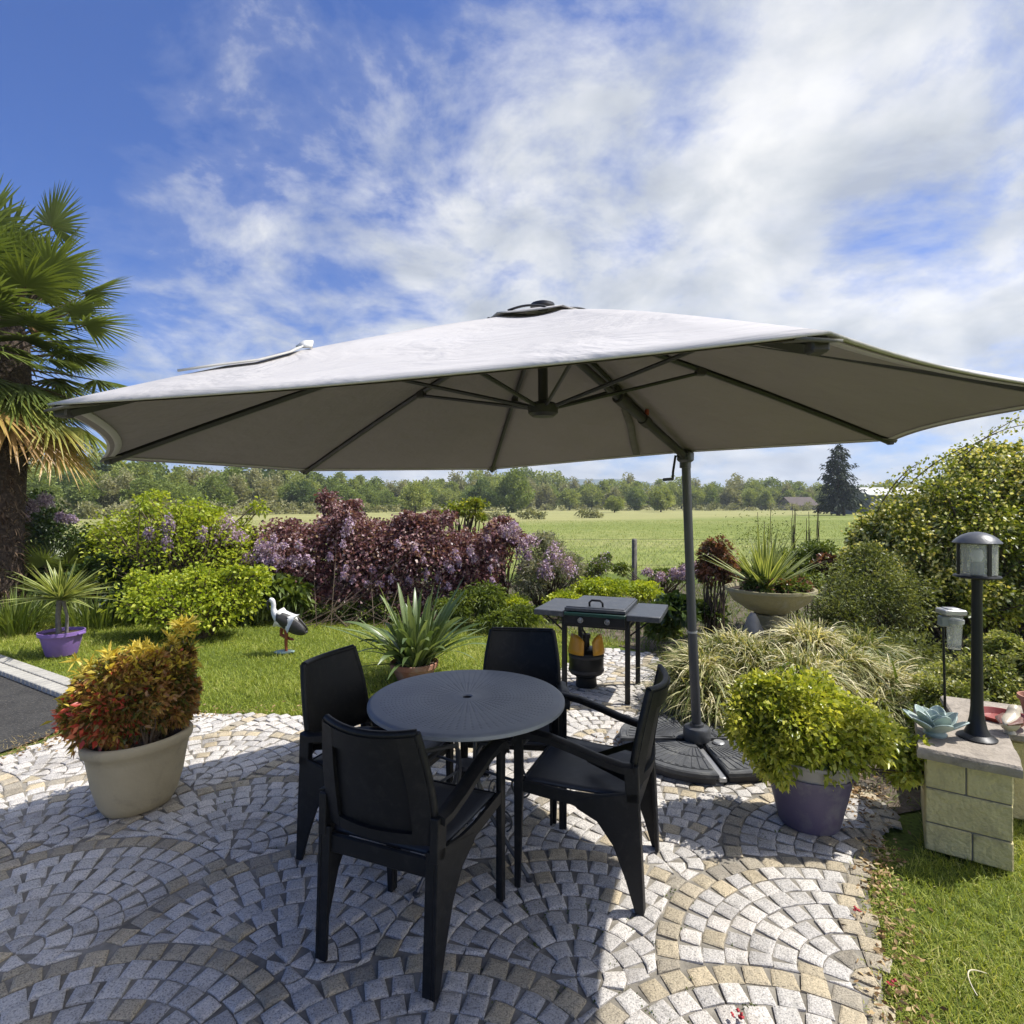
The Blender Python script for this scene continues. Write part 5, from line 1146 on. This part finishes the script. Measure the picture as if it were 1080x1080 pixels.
plant('heart_leaf_plant', 'dark heart leaved plants just left of the parasol pole', 'plant', [Ex(712,636,6.3,10,7,.15), Ex(700,642,6.3,8,6,.15), Ex(722,646,6.2,10,6,.15)], (1.8,6.3,0), 420, .11, .085, G_DARK, k=8, stem=False)
t = plant('photinia', 'small red leaved photinia with bare stems right of the pole', 'shrub', [Ex(756,588,6.6,21,18,.22), Ex(748,600,6.6,14,14,.18), Ex(768,604,6.6,13,15,.18), Ex(756,575,6.6,12,8,.15)], (2.33,6.6,0), 3200, .055, .026, G_PHOT, k=20, cr=.34, srad=.010, lift=.1, sfrac=.35)
# right-hand side
plant('seedling_patch', 'tangled green plants with seed stalks behind the stone bowl', 'plant', [Ex(830,600,7.4,45,22,.4), Ex(790,600,7.2,20,16,.3), Ex(860,585,7.4,24,16,.3)], (3.5,7.4,0), 6500, .055, .026, G_MID, k=26, stem=False)
t = empty('seed_stalks', (3.45,7.8,0), 0, 'thin upright seed stalks standing above the stone bowl', 'plant')
mb = MB()
for k in range(26):
    px = random.choice([797,806,812,836,838,842,852,862,864,803]) + random.uniform(-3,3); p = at(px, random.uniform(531,560), 7.8)-t.location
    mb.tube([(p.x+random.uniform(-.08,.08), random.uniform(-.1,.1), 0), (p.x, p.y, p.z)], [.006,.0035], 5)
mb.build('stalk_bundle', M['twig'], t); t.children[0]['kind'] = 'stuff'
P = rng.normal(0, 1, (900, 3))*np.array([.30,.15,.16])+np.array([0,0,1.15]); leaves('foliage', P, rdir(900), .035, .012, G_MID, t, rng.uniform(0,1,900))
plant('red_shrub', 'small dusky red shrub right of the stone bowl', 'shrub', [Ex(874,592,6.9,14,13,.2), Ex(890,600,6.9,10,10,.2)], (3.85,6.9,0), 1500, .045, .026, G_PHOT, k=12, srad=.012)
plant('fine_leaf_shrub', 'dense dull green shrub between stone bowl and rambling rose', 'shrub', [Ex(905,625,5.9,46,38,.4), Ex(880,655,5.7,34,36,.35), Ex(950,640,5.8,34,46,.4), Ex(920,590,6.1,30,18,.3), Ex(910,680,5.5,50,26,.35), Ex(960,690,5.3,40,30,.35)], (3.7,5.9,0), 17000, .042, .016, G_OLIV, k=60, cr=.36, srad=.005, sfrac=.4)
plant('rambling_rose', 'huge rambling rose mound with cream flowers at the right', 'rose', [Ex(1000,560,6.6,90,75,.9), Ex(1060,540,6.8,80,80,1.0), Ex(945,570,6.6,50,48,.6), Ex(1090,600,6.4,90,80,.9), Ex(1040,495,7.0,60,30,.6), Ex(920,580,6.7,28,30,.4), Ex(1150,520,7.0,80,90,1.), Ex(1010,630,6.2,70,40,.6), Ex(915,600,6.4,36,34,.4)],
      (5.4,7.0,0), 60000, .048, .030, leafmat('rose_leaf', [(0, (.03,.05,.008)), (.35, (.085,.12,.015)), (.7, (.21,.25,.03)), (1, (.38,.38,.08))], .35, .38, .45), k=120, cr=.17, srad=.025, spread=.6, sfrac=.4,
      extra=[('blossom', 9000, .040, .036, G_ROSE, lambda Q: (Q[:, 2] > .6) & (Q[:, 1] < .0) & (np.sin(Q[:, 0]*2.3+1)*np.cos(Q[:, 2]*3)+rng.normal(0, .45, len(Q)) > .1))])
# arching shoots over the rose
t = bpy.data.objects['rambling_rose']; mb = MB(); PL = []
for (a_, b_, c_) in (((1000,500),(1030,462),(1075,440)), ((960,510),(985,485),(1020,470)), ((925,540),(945,500),(970,488)), ((1010,480),(1050,452),(1080,448)), ((940,520),(955,500),(965,495))):
    pts = [at(*a_, 6.7)-t.location, at(*b_, 6.6)-t.location, at(*c_, 6.5)-t.location]
    q = [pts[0].lerp(pts[1], s).lerp(pts[1].lerp(pts[2], s), s) for s in np.linspace(0, 1, 9)]; mb.tube(q, [.008]*5+[.005]*4, 5)
    for p in q:
        for _ in range(8): PL.append(np.array(p)+rng.normal(0, .05, 3))
mb.build('shoots', M['twig'], t); leaves('shoot_leaves', np.array(PL), rdir(len(PL)), .045, .026, G_YEL, t, rng.uniform(.2,1,len(PL)))
plant('variegated_shrub', 'cream variegated bush behind the lamp post at the right', 'shrub', [Ex(1040,720,3.9,50,34,.35), Ex(1000,735,3.8,36,26,.3), Ex(1085,710,3.9,40,40,.35), Ex(1060,685,4.0,34,18,.25)], (3.3,3.95,0), 20000, .030, .016, G_VAR, k=50, cr=.24, srad=.008)
tuft('iris_clump', 'bright green sword leaves left of the solar lantern', 'plant', (2.85, 4.2, 0), 150, .62, .028, (1.1,.3), .3, G_MID, 'tip', 6, .22, .2)
plant('dark_corner_shrub', 'dark leafy filler at the foot of the stone pillar', 'plant', [Ex(960,800,3.4,26,22,.2), Ex(985,765,3.6,30,20,.2), Ex(935,790,3.3,16,12,.12)], (2.35,3.5,0), 3500, .03, .012, G_MID, k=20, stem=False)
mb = MB(); mb.tube([(2.78,4.6,.45), (2.9,4.5,.52), (3.02,4.42,.42)], [.05,.07,.05], 10)
# ------------------------------------------------------------------ wire fence along the meadow
t = empty('wire_fence', (0, 10.2, 0), 0, 'chain link fence with wooden posts along the meadow', 'fence')
for px, h in ((669,.99), (395,1.0), (120,1.0), (930,1.0), (531,.95)):
    x_ = (px-540)/F*10.2; mb = MB(); mb.lathe([(.048,0), (.048,h-.02), (.035,h), (0,h)], 10, (x_,0,0), jit=.08); mb.build('post', M['wood'], t)
mb = MB(); mb.box((-2,0,.98), (11,.0025,.0025)); mb.box((-2,0,.52), (11,.003,.003)); mb.build('line_wire', M['wood'], t)
mb = MB()
for k in range(int(13/.11)):
    x_ = -6+k*.11
    for s_ in (-1, 1): mb.tube([(x_,.004*s_,.08), (x_+s_*.88,.004*s_,.96)], .0014, 3, cap=False)
mb.build('chain_link', M['zinc'], t)
# ------------------------------------------------------------------ far landscape
FT = [leafmat('far_leaf_a', [(0, (0.088,0.132,0.036)), (.5, (0.163,0.216,0.065)), (1, (0.250,0.312,0.102))], .3, .7, .2),
      leafmat('far_leaf_b', [(0, (0.125,0.168,0.051)), (.5, (0.237,0.288,0.094)), (1, (0.362,0.396,0.160))], .3, .7, .2),
      leafmat('far_leaf_c', [(0, (0.125,0.144,0.072)), (.5, (0.213,0.228,0.123)), (1, (0.338,0.336,0.217))], .3, .7, .2),
      leafmat('far_leaf_d', [(0, (0.062,0.096,0.036)), (.5, (0.106,0.156,0.058)), (1, (0.175,0.228,0.087))], .25, .7, .2)]
kinds = [('pale green rounded tree in the wood across the meadow', 1, [(0,0,.55,.42,.42,.42), (.15,0,.35,.4,.4,.3), (-.2,.05,.4,.35,.35,.3)]),
         ('mid green broad tree in the wood across the meadow', 0, [(0,0,.58,.36,.36,.38), (-.25,0,.42,.34,.34,.3), (.27,0,.40,.34,.34,.3), (0,0,.25,.45,.4,.22)]),
         ('grey green feathery tree in the wood across the meadow', 2, [(0,0,.55,.26,.26,.44), (.18,0,.4,.28,.28,.32), (-.16,0,.36,.26,.26,.3)]),
         ('dark green tree in the wood across the meadow', 3, [(0,0,.56,.33,.33,.42), (.2,0,.35,.34,.34,.28), (-.22,0,.38,.33,.33,.28)]),
         ('tall airy light green tree in the wood across the meadow', 1, [(0,0,.66,.24,.24,.33), (.1,0,.42,.3,.3,.3), (-.14,0,.40,.26,.26,.26), (0,0,.2,.3,.3,.18)])]
protos = []
for lb, mi, el in kinds:
    t = empty('woodland_tree', (0,0,0), 0, lb, 'tree', lb.replace('tree in', 'trees in'))
    P, out, tint, C = clumpy(4200, el, 26, .30, .85)
    ok = P[:, 2] > .0; leaves('crown', P[ok], out[ok], .056, .048, FT[mi], t, tint[ok], .2)
    mb = MB(); mb.tube([(0,0,0), (.01,0,.25), (0,.01,.55)], [.03,.022,.01], 6)
    for q in range(7):
        c = C[random.randrange(len(C))]; mb.tube([(0,0,random.uniform(.15,.4)), tuple(c)], [.012,.003], 4)
    mb.build('trunk', M['bark'], t); protos.append(t)
used = [False]*5
def place_tree(k, x, y, h, zb=-.1, label=None, w_=1.0):
    t = protos[k] if not used[k] else copy_tree(protos[k]); used[k] = True
    t.location = (x, y, zb); t.scale = (h*w_, h*w_, h); t.rotation_euler = (0, 0, random.uniform(0, 6.28))
    if label: t['label'] = label
    return t
random.seed(21)
# left wood stands nearer, right wood farther away
def topline(px):    # photo skyline (y of tree tops)
    pts = [(-80,486), (30,487), (100,484), (150,487), (230,490), (300,493), (340,500), (400,507), (440,505), (480,503), (520,500), (545,497), (575,502), (640,505), (700,507), (760,505), (830,509), (900,512), (960,506), (1060,505), (1200,505)]
    for (a_, b_), (c_, d_) in zip(pts[:-1], pts[1:]):
        if a_ <= px <= c_: return b_+(d_-b_)*(px-a_)/(c_-a_)
    return 505
def wdist(px): return 72+(0 if px < 150 else min(1, (px-150)/420))*95
for row, (dd, sh, step) in enumerate(((1.0, .72, 23), (1.13, .88, 20), (1.27, 1.02, 18))):
    px = -120+row*9
    while px < 1200:
        if not (row == 0 and (868 < px < 905)):
            d = wdist(px)*dd*random.uniform(.96,1.05); h = (CH+.1+(YH-topline(px))/F*d)*sh*random.uniform(.92,1.2)
            p = at(px, 540, d); k = random.choice([0,1,1,2,4,3] if px < 400 else [0,1,2,2,4,0])
            place_tree(k, p.x, d, h, w_=random.uniform(.85,1.25))
        px += step*random.uniform(.75,1.25)
# the oak standing up out of the wood, its neighbour and the round pale one
def solo(k, px, ytop, d, label, w_=1.0):
    p = at(px, 540, d); h = CH+.1+(YH-ytop)/F*d; t = place_tree(k, p.x, d, h, label=label, w_=w_); t['group'] = ''; del t['group']
solo(1, 541, 491, 120, 'tallest spreading tree under the middle of the parasol canopy', .95)
solo(3, 508, 502, 118, 'dark rounded tree just left of the tallest one in the wood', 1.0)
solo(0, 697, 511, 128, 'round pale green tree just left of the parasol pole', 1.15)
solo(0, 648, 522, 120, 'small bright yellow green tree in front of the wood, centre', 1.3)
solo(0, 438, 506, 105, 'rounded light green tree in front of the bluish hill', 1.0)
# scrub at the foot of the wood
el = []
for px in np.arange(-100, 1180, 9):
    d = wdist(px)*.95*random.uniform(.96,1.03); p = at(px, 540, d); el.append((p.x, d, random.uniform(.3,.8), random.uniform(1.2,2.6), 2, random.uniform(.9,1.9)))
P, out, tint, C = clumpy(26000, el, 5, .4, .8); ok = P[:, 2] > -.1
o = leaves('scrub', P[ok], out[ok], .42, .32, FT[2], None, tint[ok], .2); tag(o, 'low scrub along the foot of the wood', 'scrub', kind='stuff')
for (px, py, d, w_) in ((478,528,75,9), (620,540,72,9), (560,543,66,10), (520,545,60,12)):
    p = at(px, py, d); e_ = [(p.x, d, .3, w_/F*d*1.6, 1.5, .75), (p.x+1, d, .2, w_/F*d, 1.2, .6)]
    plant('meadow_bush', {478:'low bush in the meadow below the purple sapling', 620:'dark low bush alone in the meadow, centre', 560:'low olive bush in the meadow left of centre', 520:'low bush in the meadow above the wisteria'}[px], 'bush', e_, (p.x, d, 0), 700, .3, .2, FT[2], k=10, stem=False)
# lone conifer
t = empty('conifer', (at(884,540,88).x, 88, -.1), 0, 'lone dark conifer standing in the meadow', 'tree'); H = 1.7+(532-469)/F*88
P = []; D = []
for z_, r_ in [(q, None) for q in np.linspace(.10, .985, 30)]:
    R = (.40*(1-z_)**.5*(.74+.26*math.sin(z_*37)) if z_ > .22 else .30)
    nb = int(7+9*(1-z_))
    for k in range(nb):
        a_ = random.uniform(0, 6.28); L = R*random.uniform(.55,1.12); m_ = int(26*L/.3)+6
        for q in range(m_):
            s_ = random.random()**.6; P.append((math.cos(a_)*L*s_*H+random.gauss(0,.12), math.sin(a_)*L*s_*H+random.gauss(0,.12), z_*H-.10*s_*s_*L*H+random.gauss(0,.2))); D.append((math.cos(a_), math.sin(a_), -.35))
P = np.array(P); D = np.array(D)+rng.normal(0, .4, (len(P), 3)); FC_ = leafmat('conifer_needle', [(0, (.014,.022,.014)), (.5, (.03,.045,.028)), (1, (.065,.085,.055))], .1, .7, .2)
leaves('crown', P, D, .50, .18, FC_, t, rng.uniform(0, 1, len(P)), .3)
mb = MB(); mb.tube([(0,0,0), (0,0,H*.5), (0,0,H*.97)], [.3,.18,.03], 8); mb.tube([(.9,0,0), (.5,0,H*.4), (.3,0,H*.7)], [.22,.12,.03], 8); mb.build('trunk', M['bark'], t)
# farm buildings
def gable(name, label, px0, px1, d, zw, zr, mw, mr, depth, doors=()):
    a_, b_ = at(px0, 540, d).x, at(px1, 540, d).x; hw = (b_-a_)/2; t = empty(name, ((a_+b_)/2, d, -.1), 0, label, 'building')
    mb = MB(); mb.box((0,depth/2,zw/2), (hw,depth/2,zw/2)); mb.prism([(0,zw), (depth,zw), (depth/2,zr)], lambda a, b_, t_: (t_, a, b_), -hw, hw); mb.build('wall', mw, t, smooth=False)
    mb = MB(); mb.add([(-hw-.4,-.5,zw-.08), (hw+.4,-.5,zw-.08), (hw+.4,depth/2,zr+.12), (-hw-.4,depth/2,zr+.12), (hw+.4,depth+.5,zw-.08), (-hw-.4,depth+.5,zw-.08)], [(0,1,2,3), (3,2,4,5)]); mb.build('roof', mr, t, smooth=False, solid=.15)
    for (x_, w_, h_) in doors:
        mb = MB(); mb.box((x_,-.03,h_/2), (w_/2,.03,h_/2)); mb.build('door', M['black'], t)
    return t
M['tile'] = surf('old_tile', (.11,.085,.07), (.09,.07,.06), 1.5, .9); M['render'] = surf('pale_render', (.21,.19,.17), (.18,.165,.15), 1, .9); M['white_sheet'] = surf('white_sheet_roof', (.55,.54,.50), (.46,.45,.42), 1, .6); M['greywall'] = surf('grey_wall', (.20,.20,.18), (.16,.165,.15), 1, .9)
gable('farmhouse', 'low farmhouse with brown tiled roof left of the conifer', 836, 862, 165, 1.4, 3.7, M['render'], M['tile'], 9, [(-2,1.0,1.5), (2.4,.9,1.4)])
gable('barn', 'pale barn with white sheet roof right of the conifer', 918, 985, 95, 3.3, 4.5, M['greywall'], M['white_sheet'], 12, [(-2.5,1.6,2.2)])
# distant blue hills as real terrain
m, nt, b, co = newmat('wooded_hill'); n_ = noise(nt, .02, 8, .7, co)
nt.links.new(ramp(nt, n_.outputs[0], [(.35, (.055,.085,.075)), (.65, (.095,.13,.11))]).outputs[0], b.inputs['Base Color']); b.inputs['Roughness'].default_value = 1; b.inputs['Specular IOR Level'].default_value = 0
G = []
for i in range(161):
    x_ = -2400+30*i; row = []
    for j in range(13):
        s_ = j/12; h = (CH+95*(.55+.3*math.sin(x_*.0021+1.9)+.15*math.sin(x_*.0067)+.06*math.sin(x_*.021)))*math.sin(PI*min(1, s_)*.5 if s_ <= 1 else PI/2)
        row.append(Vector((x_, 1350+s_*500, h*(1 if j else 0)-1)))
    G.append(row)
mb = MB(); mb.grid(G); o = mb.build('hills', m); o['kind'] = 'structure'

# ------------------------------------------------------------------ air
hz_ = MB(); hz_.box((0, 900, 60), (1500, 1050, 61.2)); hz_o = hz_.build('haze', None, smooth=False); hz_o['kind'] = 'stuff'
hm_ = bpy.data.materials.new('haze_air'); hm_.use_nodes = True; nt = hm_.node_tree; nt.nodes.remove(nt.nodes['Principled BSDF'])
pv = nt.nodes.new('ShaderNodeVolumePrincipled'); pv.inputs['Color'].default_value = (.80,.88,1,1); pv.inputs['Density'].default_value = .0004; pv.inputs['Anisotropy'].default_value = .2
nt.links.new(pv.outputs[0], nt.nodes['Material Output'].inputs['Volume']); hz_o.data.materials.append(hm_)
tag(hz_o, 'faint haze in the air over the meadow', 'haze')
